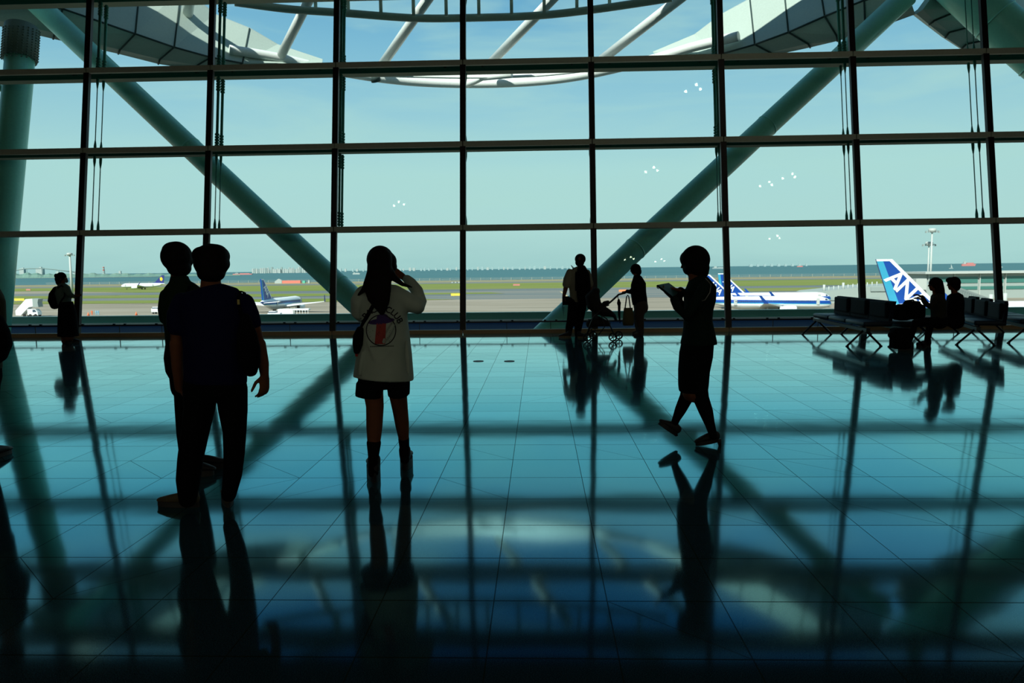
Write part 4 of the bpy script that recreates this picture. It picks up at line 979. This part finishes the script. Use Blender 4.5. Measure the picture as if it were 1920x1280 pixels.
# --- walking woman with tablet
f = Fig(1325, 836, 'woman with bobbed hair in a dark uniform walking left while reading a tablet')
torso = [(1302, 519, 11, 0, .06), (1307, 528, 21, 0, .13), (1313, 542, 29, 0, .185), (1312, 560, 29, 0, .185), (1310, 580, 26, 0, .165), (1309, 600, 25.5, 0, .15), (1310, 622, 29, 0, .165), (1310, 640, 33, 0, .175), (1310, 645, 33.5, 0, .175)]
l1 = [(1294, 725, 16, .07), (1287, 745, 12.5, .08), (1276, 768, 10.5, .09), (1268, 785, 7.5, .1), (1262, 800, 6.3, .1)]
l2 = [(1308, 725, 18, -.05), (1315, 748, 14, -.05), (1324, 772, 12.5, -.06), (1331, 795, 9, -.06), (1338, 818, 7, -.06)]
sk = [(1309, 636, 29, 0, .16), (1305, 665, 31, 0, .17), (1301, 695, 29, 0, .16), (1300, 722, 28, 0, .145), (1300, 734, 26.5, 0, .14)]
aN = [(1322, 541, 12, -.17), (1304, 570, 11, -.21), (1285, 592, 10, -.2), (1270, 575, 8, -.14), (1264, 561, 6.5, -.08)]
aF = [(1316, 541, 12, .17), (1290, 570, 11, .2), (1278, 580, 9.5, .2), (1272, 560, 7.5, .15), (1276, 545, 6, .1)]
b = MB()
for q, k in ((torso, .8), (l1, 1), (l2, 1), (sk, .8), (aN, .8), (aF, .8)): f.ch(b, q, k)
f.ch(b, [(1300, 505, 10), (1303, 524, 12)]); head(b, f.t, f.T(1300, 492, 0), .225, (-1, .12, -.18))
hand(b, f.T(1264, 561, -.08), (-.5, .3, .45), (0, .3, 1), .95, .3); hand(b, f.T(1277, 545, .1), (-.8, -.2, .2), (-.2, 0, -1), .95, .35, -1)
b.organic('body', skin, f.t, .0065, 3)
b = MB(); f.ch(b, torso, 1, None, 26, False)
for q in (aN, aF): f.ch(b, q[:-1]+[q[-1][:2]+(7.5,)+q[-1][3:]], 1.04)
b.organic('jacket', grn, f.t, .0085, 4)
b = MB(); f.ch(b, sk, 1, None, 26, False); b.organic('skirt', blk, f.t, .0085, 4)
for q in (l1, l2):
    b = MB(); f.ch(b, q, 1.05); b.organic('stocking', blk, f.t, .0075, 2)
b = MB(); f.el(b, 1304, 487, 27, 27, .105); f.el(b, 1309, 502, 21, 17, .098); f.el(b, 1289, 500, 9, 15, .085); f.el(b, 1319, 508, 10, 13, .07); f.el(b, 1287, 485, 12, 14, .085); b.organic('hair', hairm, f.t, .0075, 3)
g1 = f.T(1266, 817, .1); g1.z = max(g1.z, .02)
shoe(f.t, g1, f.T(1234, 795, .1), shoeb, .92, shoeb, 0, 0, False)
b = MB().tube([g1+Vector((0, 0, .05)), g1+Vector((.012, 0, -.0))], [.018, .012], 10); b.build('heel', shoeb, f.t)
g2 = G(1307, 836); shoe(f.t, g2+Vector((.175, .0, .035)), g2+Vector((-.01, 0, .004)), shoeb, .92, shoeb, 0, 0, False)
MB().tube([g2+Vector((.18, 0, .06)), g2+Vector((.19, 0, .001))], [.02, .012], 10).build('heel', shoeb, f.t)
b = MB(); b.tube([f.T(x, y, d) for x, y, d in ((1323, 522, -.12), (1333, 533, -.19), (1331, 548, -.235), (1322, 562, -.245), (1308, 566, -.24))], .0035, 6); b.build('lanyard_cord', mat('cord_pale', (.35, .36, .3), .7), f.t)
t = empty('tablet', f.T(1250, 545, 0), 'flat tablet held out by the walking woman', 'tablet')
q = [f.T(1232, 534, -.10), f.T(1254, 530, .16), f.T(1276, 546, .14), f.T(1263, 558, -.11)]
nrm = (q[1]-q[0]).cross(q[3]-q[0]).normalized(); nrm = nrm if nrm.z < 0 else -nrm
MB().prism(q, nrm*.012).build('case', blk, t)
c_ = sum(q, Vector())/4; MB().prism([p+(c_-p)*.07-nrm*.001 for p in q], -nrm*.0015).build('screen', mat('tablet_screen', (.01, .09, .08), .45, 0, .3), t)
MB().tube([f.T(1233, 534, -.1), f.T(1232, 539, -.1), f.T(1235, 541, -.1)], .004, 6).build('strap_ring', blk, t)

# --- figure at far left with backpack
f = Fig(122, 644, 'woman with hair bun, face mask and long dark skirt at the left window', Y=G(122, 644).y)
torso = [(116, 531, 5, 0, .07), (118, 538, 11, 0, .16), (119, 550, 14, 0, .18), (120, 563, 12, 0, .15), (122, 572, 11, 0, .14)]
ar = [(124, 541, 5.5, -.16), (131, 553, 4.5, -.17), (140, 556, 3, -.12)]; af = [(124, 541, 5.5, .16), (132, 553, 4.5, .15), (140, 556, 3, .1)]
sk = [(123, 566, 12, 0, .15), (126, 585, 15, 0, .19), (127, 610, 16.5, 0, .22), (128, 630, 17.5, 0, .23)]
l1 = [(119, 620, 5), (119, 640, 3.6)]; l2 = [(132, 620, 5, .12), (133, 638, 3.6, .12)]
b = MB()
for q, k in ((torso, .8), (ar, .8), (af, .8), (sk, .6), (l1, 1), (l2, 1)): f.ch(b, q, k)
f.ch(b, [(116, 524, 4), (117, 535, 5)]); head(b, f.t, f.T(117, 521.5, 0), .22, (1, .2, -.02)); hand(b, f.T(140, 556, -.12), (1, .1, .1), (0, .2, 1), .95); hand(b, f.T(140, 556, .1), (1, -.1, .1), (0, .2, 1), .95); b.organic('body', skin, f.t, .0075, 2)
b = MB(); f.ch(b, torso, 1, None, 20, False); f.ch(b, ar, 1.15); f.ch(b, af, 1.15); b.organic('blouse', mat('sage_blouse', (.12, .2, .17), .85), f.t, .01, 3)
b = MB(); f.ch(b, sk, 1, None, 24, False); b.organic('skirt', blk, f.t, .01, 3)
b = MB(); f.el(b, 115, 519, 9.3, 9.3, .09); f.el(b, 105.5, 517, 3.8, 4.5, .045); f.el(b, 112, 527.5, 7.5, 9, .08); f.el(b, 108, 523, 5, 7, .06); b.organic('hair', hairm, f.t, .009, 2)
b = MB(); b.ell(f.T(124.5, 526.5, 0), (.03, .048, .042)); b.build('face_mask', mat('mask_green_grey', (.10, .16, .15), .8), f.t, True)
shoe(f.t, G(117, 643), G(117, 643)+Vector((.22, -.02, 0)), shoeb, .9); shoe(f.t, G(131, 642), G(131, 642)+Vector((.2, .02, 0)), shoeb, .9)
bp = empty('backpack', f.T(103, 558), 'rounded black backpack worn by the woman at the far left window', 'backpack')
b = MB(); f.ch(b, [(107, 543, 7, 0, .11), (103, 552, 9.5, 0, .14), (101.5, 564, 9.5, 0, .15), (103, 573, 7, 0, .12)]); b.organic('pack_body', blk, bp, .01, 3)
b = MB().tube([f.T(x, y, -.16) for x, y in ((108, 540), (115, 535), (122, 540), (121, 555), (112, 568))], .016, 8, .006); b.build('strap', blk, bp, True)

# --- man with backpack at the window
f = Fig(1074, 631, 'man with short hair in a pale shirt at the window, black backpack on his back')
torso = [(1087, 500, 5, 0, .06), (1086, 505, 12, 0, .09), (1084, 514, 18, 0, .11), (1084, 530, 18, 0, .12), (1085, 550, 17, 0, .12), (1086, 566, 17, 0, .12)]
aL = [(1069, 513, 6), (1063, 530, 5.5), (1059, 547, 4.4), (1057, 556, 3.3)]; aR = [(1100, 513, 6), (1107, 530, 5, .02), (1107, 548, 4, .06), (1104, 560, 3.3, .1)]
l1 = [(1075, 572, 10), (1071, 600, 8.5), (1067, 615, 7), (1066, 628, 5.5)]; l2 = [(1090, 572, 10), (1086, 600, 8.5), (1084, 615, 7), (1083, 628, 5.5)]
b = MB()
for q, k in ((torso, .85), (aL, .9), (aR, .9), (l1, .75), (l2, .75)): f.ch(b, q, k)
f.ch(b, [(1088, 492, 4.6), (1087, 504, 5.5)]); head(b, f.t, f.T(1088, 487.5, 0), .235, (.35, 1, .05)); hand(b, f.T(1057, 555), (-.05, 0, -1), (1, .2, 0)); hand(b, f.T(1104, 560, .1), (0, .1, -1), (-1, .2, 0), 1, .35, -1); b.organic('body', skin, f.t, .0075, 2)
b = MB(); f.ch(b, torso, 1, None, 22, False); f.ch(b, [(1069, 511, 7.5), (1064, 524, 8), (1062, 533, 7.5)]); f.ch(b, [(1100, 512, 7.5), (1106, 532, 7)]); b.organic('shirt', beige, f.t, .01, 3)
b = MB(); f.ch(b, [(1083, 562, 16, 0, .11), (1083, 576, 17, 0, .12)]); f.ch(b, l1); f.ch(b, l2); b.organic('trousers', blk, f.t, .01, 3)
b = MB(); f.el(b, 1088, 485.5, 10.3, 10, .10); f.el(b, 1087, 492, 8.5, 8, .075, -.02); b.organic('hair', hairm, f.t, .009, 2)
g = G(1070, 632); shoe(f.t, g, g+Vector((-.25, -.03, 0)), shoeb, 1, mat('sole_tan', (.3, .24, .14), .7)); g = G(1083, 633); shoe(f.t, g, g+Vector((.2, -.08, 0)), shoeb, 1, MATS['sole_tan'])
bp = empty('backpack', f.T(1093, 535, -.2), 'tall black backpack on the back of the man by the stroller', 'backpack')
b = MB(); f.ch(b, [(1091, 505, 9, -.2, .08), (1093, 515, 12.5, -.21, .11), (1094, 535, 13.5, -.22, .13), (1094, 555, 12.5, -.21, .12), (1093, 565, 10, -.2, .1)]); b.organic('pack_body', blk, bp, .01, 3)
b = MB()
for s_ in (-1, 1): b.tube([f.T(1088+s_*8, y, d) for y, d in ((545, -.14), (512, -.13), (503, -.02), (508, .1), (530, .14))], .018, 8, .006)
b.tube([f.T(1076, 502, -.1), f.T(1071, 497, -.08), f.T(1075, 505, -.1)], .01, 8)
b.build('straps', blk, bp, True)
cb = empty('camera_bag', f.T(1061, 563), 'small black camera bag hanging from the left hand of the man by the stroller', 'bag')
MB().box(f.T(1061, 563.5, 0), (.155, .11, .19), None, .02).build('bag_body', blk, cb)
MB().tube([f.T(x, y, -.02) for x, y in ((1055, 556), (1055, 575), (1056.5, 592), (1057.5, 575))], .006, 6).build('strap', blk, cb, True)

# --- older woman pushing the stroller
f = Fig(1199, 629, 'short-haired older woman in a dark top leaning on a stroller handle at the window')
torso = [(1193, 515, 5, 0, .07), (1195, 521, 9, 0, .13), (1197, 532, 14, 0, .17), (1197, 548, 14.5, 0, .18), (1199, 562, 14.5, 0, .17), (1200, 570, 14, 0, .16)]
ar = [(1193, 527, 6, -.15), (1190, 541, 5.3, -.18), (1182, 547, 4, -.12), (1176, 546, 3.2, -.08)]; af = [(1193, 527, 6, .15), (1190, 541, 5.3, .18), (1182, 547, 4, .14), (1176, 546, 3.2, .1)]
l1 = [(1202, 572, 12, -.06), (1198, 592, 9.5, -.06), (1200, 608, 7.5, -.06), (1202, 624, 5.5, -.06)]; l2 = [(1202, 572, 12, .08), (1196, 592, 9.5, .1), (1197, 608, 7.5, .1), (1199, 622, 5.5, .12)]
b = MB()
for q, k in ((torso, .85), (ar, .85), (af, .85), (l1, .75), (l2, .75)): f.ch(b, q, k)
f.ch(b, [(1192, 510, 4.5), (1194, 520, 5.5)]); head(b, f.t, f.T(1190, 505.5, 0), .22, (-1, .15, -.12)); hand(b, f.T(1176, 546, -.08), (-1, 0, -.1), (0, 0, -1), .95, .6); hand(b, f.T(1176, 546, .1), (-1, 0, -.1), (0, 0, -1), .95, .6); b.organic('body', skin, f.t, .0075, 2)
b = MB(); f.ch(b, torso, 1, None, 22, False); f.ch(b, ar, 1.12); f.ch(b, af, 1.12); b.organic('blouse', blk, f.t, .01, 3)
b = MB(); f.ch(b, [(1200, 565, 13.5, 0, .15), (1202, 577, 13.5, 0, .16)]); f.ch(b, l1); f.ch(b, l2); b.organic('trousers', brownp, f.t, .01, 3)
b = MB(); f.el(b, 1192, 504, 10, 9.8, .092); f.el(b, 1196, 509, 7, 8, .08); b.organic('hair', hairm, f.t, .009, 2)
g = G(1206, 629); shoe(f.t, g, g+Vector((-.2, -.02, 0)), shoek, .95); g = G(1204, 627); shoe(f.t, g+Vector((0, .1, 0)), g+Vector((-.2, .1, 0)), shoek, .95)
Y7 = f.Y
# tote and umbrella hang from the handle
tb = empty('tote_bag', f.T(1178, 577, -.12), 'olive tote bag hanging from the stroller handle', 'bag')
b = MB(); b.tube([f.T(1178, y, -.1) for y in (577, 590, 603, 610)], [8*f.s, 9.6*f.s, 10.8*f.s, 9.5*f.s], 18, [.03, .06, .07, .06], True, (0, 1, 0)); b.build('bag_body', mat('tote_olive', (.14, .13, .05), .9), tb, True)
b = MB()
for d in (-.14, -.05): b.tube([f.T(1172, 578, d), f.T(1175, 556, d+.02), f.T(1177, 553, d+.02), f.T(1179, 556, d+.02), f.T(1182, 578, d)], .013, 8, .004)
b.build('handles', blk, tb, True)
um = empty('umbrella', f.T(1160, 580, 0), 'folded black umbrella hanging from the stroller handle', 'umbrella')
f.ch(MB(), [(0, 0, 1)]*1+[(0, 1, 1)]) if False else None
b = MB(); f.ch(b, [(1160, 562, 2.0), (1160.5, 568, 3.8), (1161, 573, 2.6), (1161, 590, 2.4), (1162, 600, 1.4)], 1, None, 12); b.build('canopy', blk, um, True)
MB().tube([f.T(1162, 598), f.T(1162.5, 606)], .006, 6).build('tip', blk, um); MB().tube([f.T(1159, 552), f.T(1158.5, 557), f.T(1160, 563)], .008, 6).build('handle', blk, um, True)

# --- stroller
Ys = G(1148, 638).y; sS = Ys/F
def S(px, py, d=0.): return P(px, py, Ys+d)
frm = mat('stroller_frame', (.03, .03, .032), .4, .6); sf = mat('stroller_fabric', (.012, .012, .014), .9)
t = empty('stroller', G(1130, 638), 'black folding stroller with a dark hood beside the window', 'stroller')
W2 = .22
for d in (-W2, W2):
    MB().tube([S(1172, 549, d), S(1160, 552, d), S(1148, 563, d), S(1128, 580, d), S(1112, 596, d), S(1100, 628, d)], .019, 10).build('frame_tube', frm, t, True)
    MB().tube([S(1120, 585, d), S(1138, 598, d), S(1151, 626, d)], .012, 10).build('frame_tube', frm, t, True)
    MB().tube([S(1116, 592, d), S(1107, 612, d), S(1112, 628, d)], .009, 8).build('brace_tube', frm, t, True)
    MB().tube([S(1128, 592, d), S(1134, 612, d), S(1122, 628, d)], .009, 8).build('brace_tube', frm, t, True)
    MB().tube([S(1104, 620, d), S(1148, 620, d)], .009, 8).build('brace_tube', frm, t, True)
MB().tube([S(1172, 549, -W2), S(1175, 547, -W2*.8), S(1176, 546.5, 0), S(1175, 547, W2*.8), S(1172, 549, W2)], .017, 12).build('handlebar', blk, t, True)
b = MB(); b.tube([S(1117, 546), S(1111, 556), S(1114, 572), S(1122, 582)], [8*sS, 14*sS, 14*sS, 9*sS], 18, [.16, .21, .21, .18], True, (0, 1, 0), True); b.organic('hood', sf, t, .012, 3)
b = MB(); b.tube([S(1118, 572), S(1132, 584), S(1145, 588), S(1152, 592), S(1155, 600)], [10*sS, 10*sS, 6*sS, 3.5*sS, 2.2*sS], 16, [.18, .18, .17, .16, .15], True, (0, 1, 0), True); b.organic('seat', sf, t, .012, 3)
b = MB(); b.tube([S(1106, 607), S(1122, 602), S(1140, 607)], [8*sS, 10*sS, 5*sS], 16, [.17, .19, .15], True, (0, 1, 0), True); b.organic('basket', sf, t, .012, 3)
b = MB(); b.tube([S(1134, 574, -W2), S(1141, 572, 0), S(1134, 574, W2)], .014, 8); b.build('bumper_bar', blk, t, True)
b = MB(); b.tube([S(1127, 575), S(1134, 568), S(1140, 566)], [3.4*sS, 4*sS, 3*sS], 12, .16, True, (0, 1, 0), True); b.build('organizer_pouch', sf, t, True)
def wheel(c, r_):
    w = MB()
    n = 26
    for off in (-.045, .02):
        pts = [c+Vector((math.cos(a)*r_, off, math.sin(a)*r_)) for a in np.linspace(0, 2*math.pi, n)]
        w.tube(pts, r_*.16, 8, None, True, (0, 1, 0))
    o = w.build('wheel', tyre, t, True)
    h_ = MB()
    for off in (-.045, .02):
        for a in np.linspace(0, 2*math.pi, 5, endpoint=False): h_.tube([c+Vector((0, off, 0)), c+Vector((math.cos(a)*r_*.9, off, math.sin(a)*r_*.9))], .006, 6)
    h_.tube([c+Vector((0, -.06, 0)), c+Vector((0, .04, 0))], .014, 8).build('hub', frm).parent = o
for px, d in ((1101, -W2), (1112, W2), (1149, -W2), (1160, W2)):
    x = P(px, 635, Ys+d).x; wheel(Vector((x, Ys+d, .088)), .074)
# small child in the stroller: a foot shows below the hood
o = MB().tube([S(1121, 566), S(1124, 566.5)], [1.9*sS, 1.7*sS], 10, [.03, .03], True, (0, 1, 0), True).build('toy', mat('toy_pale', (.4, .38, .25), .8), None, True); recenter(o, S(1122, 566)); tag(o, 'pale little toy peeking out beside the stroller hood', 'toy')

# ------------------------------------------------------------------ seats
seatm = mat('seat_vinyl_navy', (.010, .03, .055), .5, 0, .35); cushm = mat('cushion_navy', (.006, .014, .024), .75, 0, .15); backm = mat('seat_back_navy', (.006, .010, .026), .75, 0, .15); steel = mat('bench_steel', (.05, .05, .05), .35, .8)
def bench(A, B_, n, side, label, backs=True, shape='flat', tops=.84, frames=2, group='airport benches', seatz=.41, sw=.52):
    """A,B floor points of the beam ends; side +1/-1: seats extend to the right/left of A->B"""
    A = Vector(A); B_ = Vector(B_); d = (B_-A).normalized(); l = Vector((d.y, -d.x, 0))*side; ln = (B_-A).length; u = ln/n
    t = empty('bench', A, label, 'bench', group)
    R3 = Matrix((d, Vector((-d.y, d.x, 0)), UP)).transposed()
    MB().box((A+B_)/2+Vector((0, 0, .31)), (ln+.1, .07, .06), R3).build('beam', steel, t)
    for i in range(n):
        c = A+d*(i+.5)*u
        MB().box(c+l*(-.20 if backs else .10)+Vector((0, 0, seatz)), (u-.02, sw, .09), R3, .035).build('seat_pad', seatm, t, True)
        if backs:
            b = MB(); p0 = c-l*.38; lean = -l*.07
            for sgn in (1,):
                hw = u/2-.012
                if shape == 'flat': out = [(-hw, .0), (hw, .0), (hw, .36), (-hw, .36)]
                else: out = [(-hw, .0), (hw, .0), (hw, .10), (hw*.74, .33), (hw*.60, .38), (-hw*.60, .38), (-hw*.74, .33), (-hw, .10)]
                z0 = tops-.38
                b.prism([p0+d*x+lean*(z/.38)+Vector((0, 0, z0+z)) for x, z in out], -l*.06)
            bo = b.build('backrest', backm, t)
            bb = MB(); bb.box(p0+l*.03+lean*.5+Vector((0, 0, z0+.20)), (u*.78, .07, .30), R3, .03); bb.build('back_cushion', cushm).parent = bo
        c2 = c
    for i in range(frames):
        c = A+d*ln*((i+.0)/(frames-1) if frames > 1 else .5); c = A+d*(.12+(ln-.24)*i/(frames-1))
        for sg in (-1, 1):
            MB().tube([c+Vector((0, 0, .31)), c+l*sg*.30+Vector((0, 0, .012))], .020, 8).build('leg', steel, t, True)
            MB().tube([c+l*sg*.30, c+l*sg*.30+Vector((0, 0, .016))], .03, 10).build('foot', steel, t)
    return t
g_ = lambda px, py: G(px, py)
# benches; left legs of frame measured in the photo
b1a, b1b = Vector((5.93, 14.0, 0)), Vector((5.98, 16.75, 0))
bench(b1a, b1b, 3, -1, 'navy three-seat bench facing left, leftmost of the waiting seats', True, 'flat', .84)
b2a, b2b = Vector((6.62, 13.85, 0)), Vector((6.82, 16.75, 0))
bench(b2a, b2b, 3, 1, 'navy bench without backrests right behind the leftmost bench, black bag on it', False)
b3a, b3b = Vector((7.92, 14.05, 0)), Vector((8.70, 16.8, 0))
t3 = bench(b3a, b3b, 3, -1, 'navy bench with tapered backrests where the pair sits', True, 'taper', .80)
b4a, b4b = Vector((9.0, 14.3, 0)), Vector((9.7, 16.9, 0))
bench(b4a, b4b, 3, 1, 'navy bench cut off by the right edge of the view', False)
# far bench behind, between: feet at (1692-1742, 625)
bench(Vector((8.15, 16.95, 0)), Vector((8.3, 18.9, 0))-Vector((0, 1.45, 0)), 1, -1, 'single dark seat by the window behind the black bag', False)

# seated pair
def seated(px_head, py_head, Y, label, woman):
    f = Fig(px_head, 650, label, Y=Y); dx = 0
    x0 = px_head
    if woman:
        torso = [(x0+3, 549, 5, 0, .07), (x0+5, 554, 9, 0, .15), (x0+7, 566, 12, 0, .18), (x0+8, 585, 12, 0, .16), (x0+9, 602, 13, 0, .17)]
        arms = [[(x0+3, 560, 5.5, -.17), (x0-6, 575, 5, -.18), (x0-17, 566, 3.6, -.1), (x0-23, 556, 3, -.05)], [(x0+3, 560, 5.5, .17), (x0-6, 577, 5, .18), (x0-17, 570, 3.6, .12), (x0-22, 562, 3, .08)]]
        legs = [[(x0+5, 603, 8.5, d), (x0-18, 602, 7.5, d), (x0-36, 604, 6.5, d), (x0-42, 625, 5.5, d), (x0-48, 644, 4, d)] for d in (-.1, .1)]
    else:
        torso = [(x0+3, 549, 6, 0, .07), (x0+4, 554, 12, 0, .17), (x0+4, 566, 13.5, 0, .2), (x0+4, 585, 13.5, 0, .17), (x0+5, 602, 14, 0, .18)]
        arms = [[(x0-1, 562, 6, -.2), (x0-8, 582, 5.5, -.2), (x0-26, 590, 4, -.12)], [(x0-1, 562, 6, .2), (x0-8, 582, 5.5, .2), (x0-26, 590, 4, .12)]]
        legs = [[(x0+3, 603, 9.5, d), (x0-20, 602, 8.5, d), (x0-42, 604, 7.5, d), (x0-46, 625, 6, d), (x0-50, 645, 4.5, d)] for d in (-.11, .11)]
    b = MB(); f.ch(b, torso, .85)
    for q in arms: f.ch(b, q, .85)
    for q in legs: f.ch(b, q, .8)
    f.ch(b, [(x0+1, 538, 5), (x0+3, 552, 5.5)]); head(b, f.t, f.T(x0, py_head, 0), .225, (-1, .1, .03))
    for i, q in enumerate(arms): e = q[-1]; hand(b, f.T(e[0], e[1], e[3]), (-.9, .1, .35 if woman else -.1), (0, .2, -1), .95, .35, 1 if i == 0 else -1)
    b.organic('body', skin, f.t, .0075, 2)
    b = MB(); f.ch(b, torso, 1, None, 22, False)
    for q in arms: f.ch(b, q, 1.1)
    b.organic('top', blk if not woman else mat('dark_olive_top', (.02, .022, .012), .9), f.t, .01, 3)
    b = MB()
    for q in legs: f.ch(b, q)
    f.ch(b, [(torso[-1][0], 596, 13, 0, .17), (torso[-1][0], 604, 13, 0, .18)]); b.organic('trousers', blk, f.t, .01, 3)
    b = MB(); f.el(b, x0+2, py_head-3, 11.5, 11.5, .098); f.el(b, x0+5, py_head+4, 8, 9, .085)
    if woman: f.ch(b, [(x0+6, 530, 9, 0, .09), (x0+8, 545, 10, 0, .1), (x0+11, 560, 8, 0, .09), (x0+13, 568, 3, 0, .05)])
    else: f.el(b, x0-5, py_head-8, 8, 5.5, .07)
    b.organic('hair', hairm, f.t, .009, 2)
    for q in legs:
        p = f.T(q[-1][0]+3, 640, q[-1][3]); p.z = 0; shoe(f.t, p+Vector((.05, 0, 0)), p+Vector((-.2, 0, .0)), shoeb, .95)
    return f
fw = seated(1752, 534, 13.45, 'long-haired seated woman with raised hands, facing left on the bench', True)
fm = seated(1787, 533, 14.1, 'seated man with glasses and short hair, facing left beside the long-haired woman', False)
b = MB(); 
for d in (-.035, .035):
    c = fm.T(1777, 532.5, d); b.tube([c+Vector((math.cos(a)*.008, math.cos(a)*.022, math.sin(a)*.018)) for a in np.linspace(0, 2*math.pi, 14)], .0025, 6)
    b.tube([c, fm.T(1787, 531.5, d*2.2)], .0025, 6)
b.build('glasses', blk, fm.t, True)
# bags
Yb = 14.1
def B(px, py, d=0): return P(px, py, Yb+d)
t = empty('duffel_bag', B(1703, 600), 'large black bag on the seat in front of the seated pair', 'bag')
s_ = Yb/F
b = MB(); b.box(B(1706, 584), (.44, .34, .27), None, .06); b.box(B(1690, 589), (.24, .3, .22), None, .06); b.box(B(1710, 570), (.24, .22, .12), None, .04); b.organic('bag_body', blk, t, .012, 5)
b = MB(); b.tube([B(1692, 575), B(1698, 564), B(1712, 562), B(1720, 572)], .014, 8); b.build('handle', blk, t, True)
t = empty('rolling_bag', G(1690, 655), 'black bag standing on the floor below the bench in front of the seated pair', 'bag')
b = MB(); b.box(P(1688, 634, 13.3), (.30, .24, .36), None, .05); b.tube([P(1672, 628, 13.3), P(1680, 636, 13.3)], .06, 12, .1, True, (0, 1, 0), True); b.organic('bag_body', blk, t, .012, 4)
for dx in (-.1, .1): MB().tube([P(1688, 650, 13.3)+Vector((dx, -.03, 0)), P(1688, 650, 13.3)+Vector((dx, .03, 0))], .028, 12, None, True, (0, 0, 1)).build('wheel', tyre, t)

# --- person cut off by the left edge
f = Fig(-36, 862, 'person in an olive jacket, cut off by the left edge of the view')
torso = [(-38, 528, 16, 0, .06), (-38, 538, 34, 0, .1), (-36, 555, 42, 0, .125), (-36, 590, 38, 0, .125), (-36, 650, 36, 0, .13), (-36, 690, 38, 0, .13)]
aR = [(-6, 565, 13), (-2, 600, 11), (-2, 645, 9.5, .05), (-8, 680, 8, .1)]; aL = [(-66, 565, 13), (-72, 610, 11), (-72, 650, 9), (-70, 688, 7)]
l1 = [(-54, 690, 20), (-54, 770, 16), (-54, 850, 9)]; l2 = [(-20, 690, 20), (-20, 770, 16), (-20, 850, 9)]
b = MB()
for q, k in ((torso, .85), (aR, .85), (aL, .85), (l1, .75), (l2, .75)): f.ch(b, q, k)
f.ch(b, [(-38, 505, 13), (-38, 530, 15)]); head(b, f.t, f.T(-38, 485), .235, (0, 1, 0)); hand(b, f.T(-8, 682, .1), (0, .2, -1), (-1, 0, 0)); hand(b, f.T(-70, 688), (0, .2, -1), (1, 0, 0), 1, .35, -1); b.organic('body', skin, f.t, .008, 2)
b = MB(); f.ch(b, torso, 1, None, 22, False); f.ch(b, aR, 1.15); f.ch(b, aL, 1.15); b.organic('jacket', olive, f.t, .011, 3)
b = MB(); f.ch(b, [(-36, 680, 37, 0, .12), (-36, 705, 38, 0, .13)]); f.ch(b, l1); f.ch(b, l2); b.organic('trousers', blk, f.t, .011, 3)
b = MB(); f.el(b, -38, 480, 24, 25, .105); b.organic('hair', hairm, f.t, .011, 2)
for px in (-54, -20):
    g = G(px, 862); shoe(f.t, g, g+Vector((0, .25, 0)), shoeb)
bag = empty('shoulder_bag', f.T(0, 640, -.12), 'black bag bulging into view at the left edge', 'bag')
b = MB(); f.ch(b, [(-6, 600, 12, -.14, .06), (-2, 622, 18, -.15, .08), (1, 645, 19, -.15, .09), (-4, 668, 15, -.14, .07), (-10, 678, 8, -.14, .05)]); b.organic('bag_body', blk, bag, .012, 3)
MB().tube([f.T(x, y, d) for x, y, d in ((-6, 600, -.15), (-14, 560, -.16), (-22, 540, -.09), (-22, 535, .02))], .014, 8, .005).build('strap', blk, bag, True)

# ceiling lights of the hall and added fill panels
lampm = bpy.data.materials.new('lamp_glow'); lampm.use_nodes = True; bs = lampm.node_tree.nodes['Principled BSDF']; bs.inputs['Emission Color'].default_value = (1, .93, .74, 1); bs.inputs['Emission Strength'].default_value = 60
panm = bpy.data.materials.new('fill_glow'); panm.use_nodes = True; bs = panm.node_tree.nodes['Principled BSDF']; bs.inputs['Emission Color'].default_value = (1, .90, .68, 1); bs.inputs['Emission Strength'].default_value = 4.2
for i in range(8):  # unseen glowing panels, added to brighten the dark interior from behind the viewer
    x = -15.75+i*4.5
    t = empty('fill_panel', (x, -12.97, 5.0), 'wide fill panel added on the unseen wall behind the viewer', 'fill light', 'added fill panels behind the viewer')
    MB().box((x, -12.97, 5.0), (2.4, .06, 1.2)).build('frame', black, t); MB().box((x, -12.93, 5.0), (2.2, .03, 1.0)).build('diffuser', panm, t)
gn = Vector((0, -math.cos(TILT), math.sin(TILT)))
for i, (px, py) in enumerate(((747, 382), (1180, 484), (1237, 488), (1453, 445), (1222, 318), (1437, 345), (1300, 165), (1480, 330))):
    d = ray(px, py).normalized(); o = Vector((0, 0, H)); p0 = Vector((0, D0+.03, 0)); u = (p0-o).dot(gn)/d.dot(gn); q = o+d*u
    r_ = d-2*d.dot(gn)*gn; w = q+r_*((8.5-q.z)/r_.z)
    t = empty('ceiling_light', (w.x, w.y, 8.55), 'small ceiling lamps mirrored '+('in the pane above the white-shirted woman', 'on the right diagonal brace near its foot', 'just left of the walking woman\'s face', 'in the low pane over the parked jets', 'in the pane above the stroller couple', 'right of the brace in the middle row of panes', 'below the tip of the right canopy wing', 'in the middle row, farthest right of the sparkles')[i], 'ceiling light', 'lamp clusters over the hall')
    MB().box((w.x, w.y, 8.54), (.7, .7, .05)).build('frame', black, t)
    for dx, dy in ((-.2, -.15), (.22, -.05), (.05, .2)):
        MB().tube([(w.x+dx, w.y+dy, 8.52), (w.x+dx, w.y+dy, 8.46)], .04, 12).build('lamp', lampm, t)
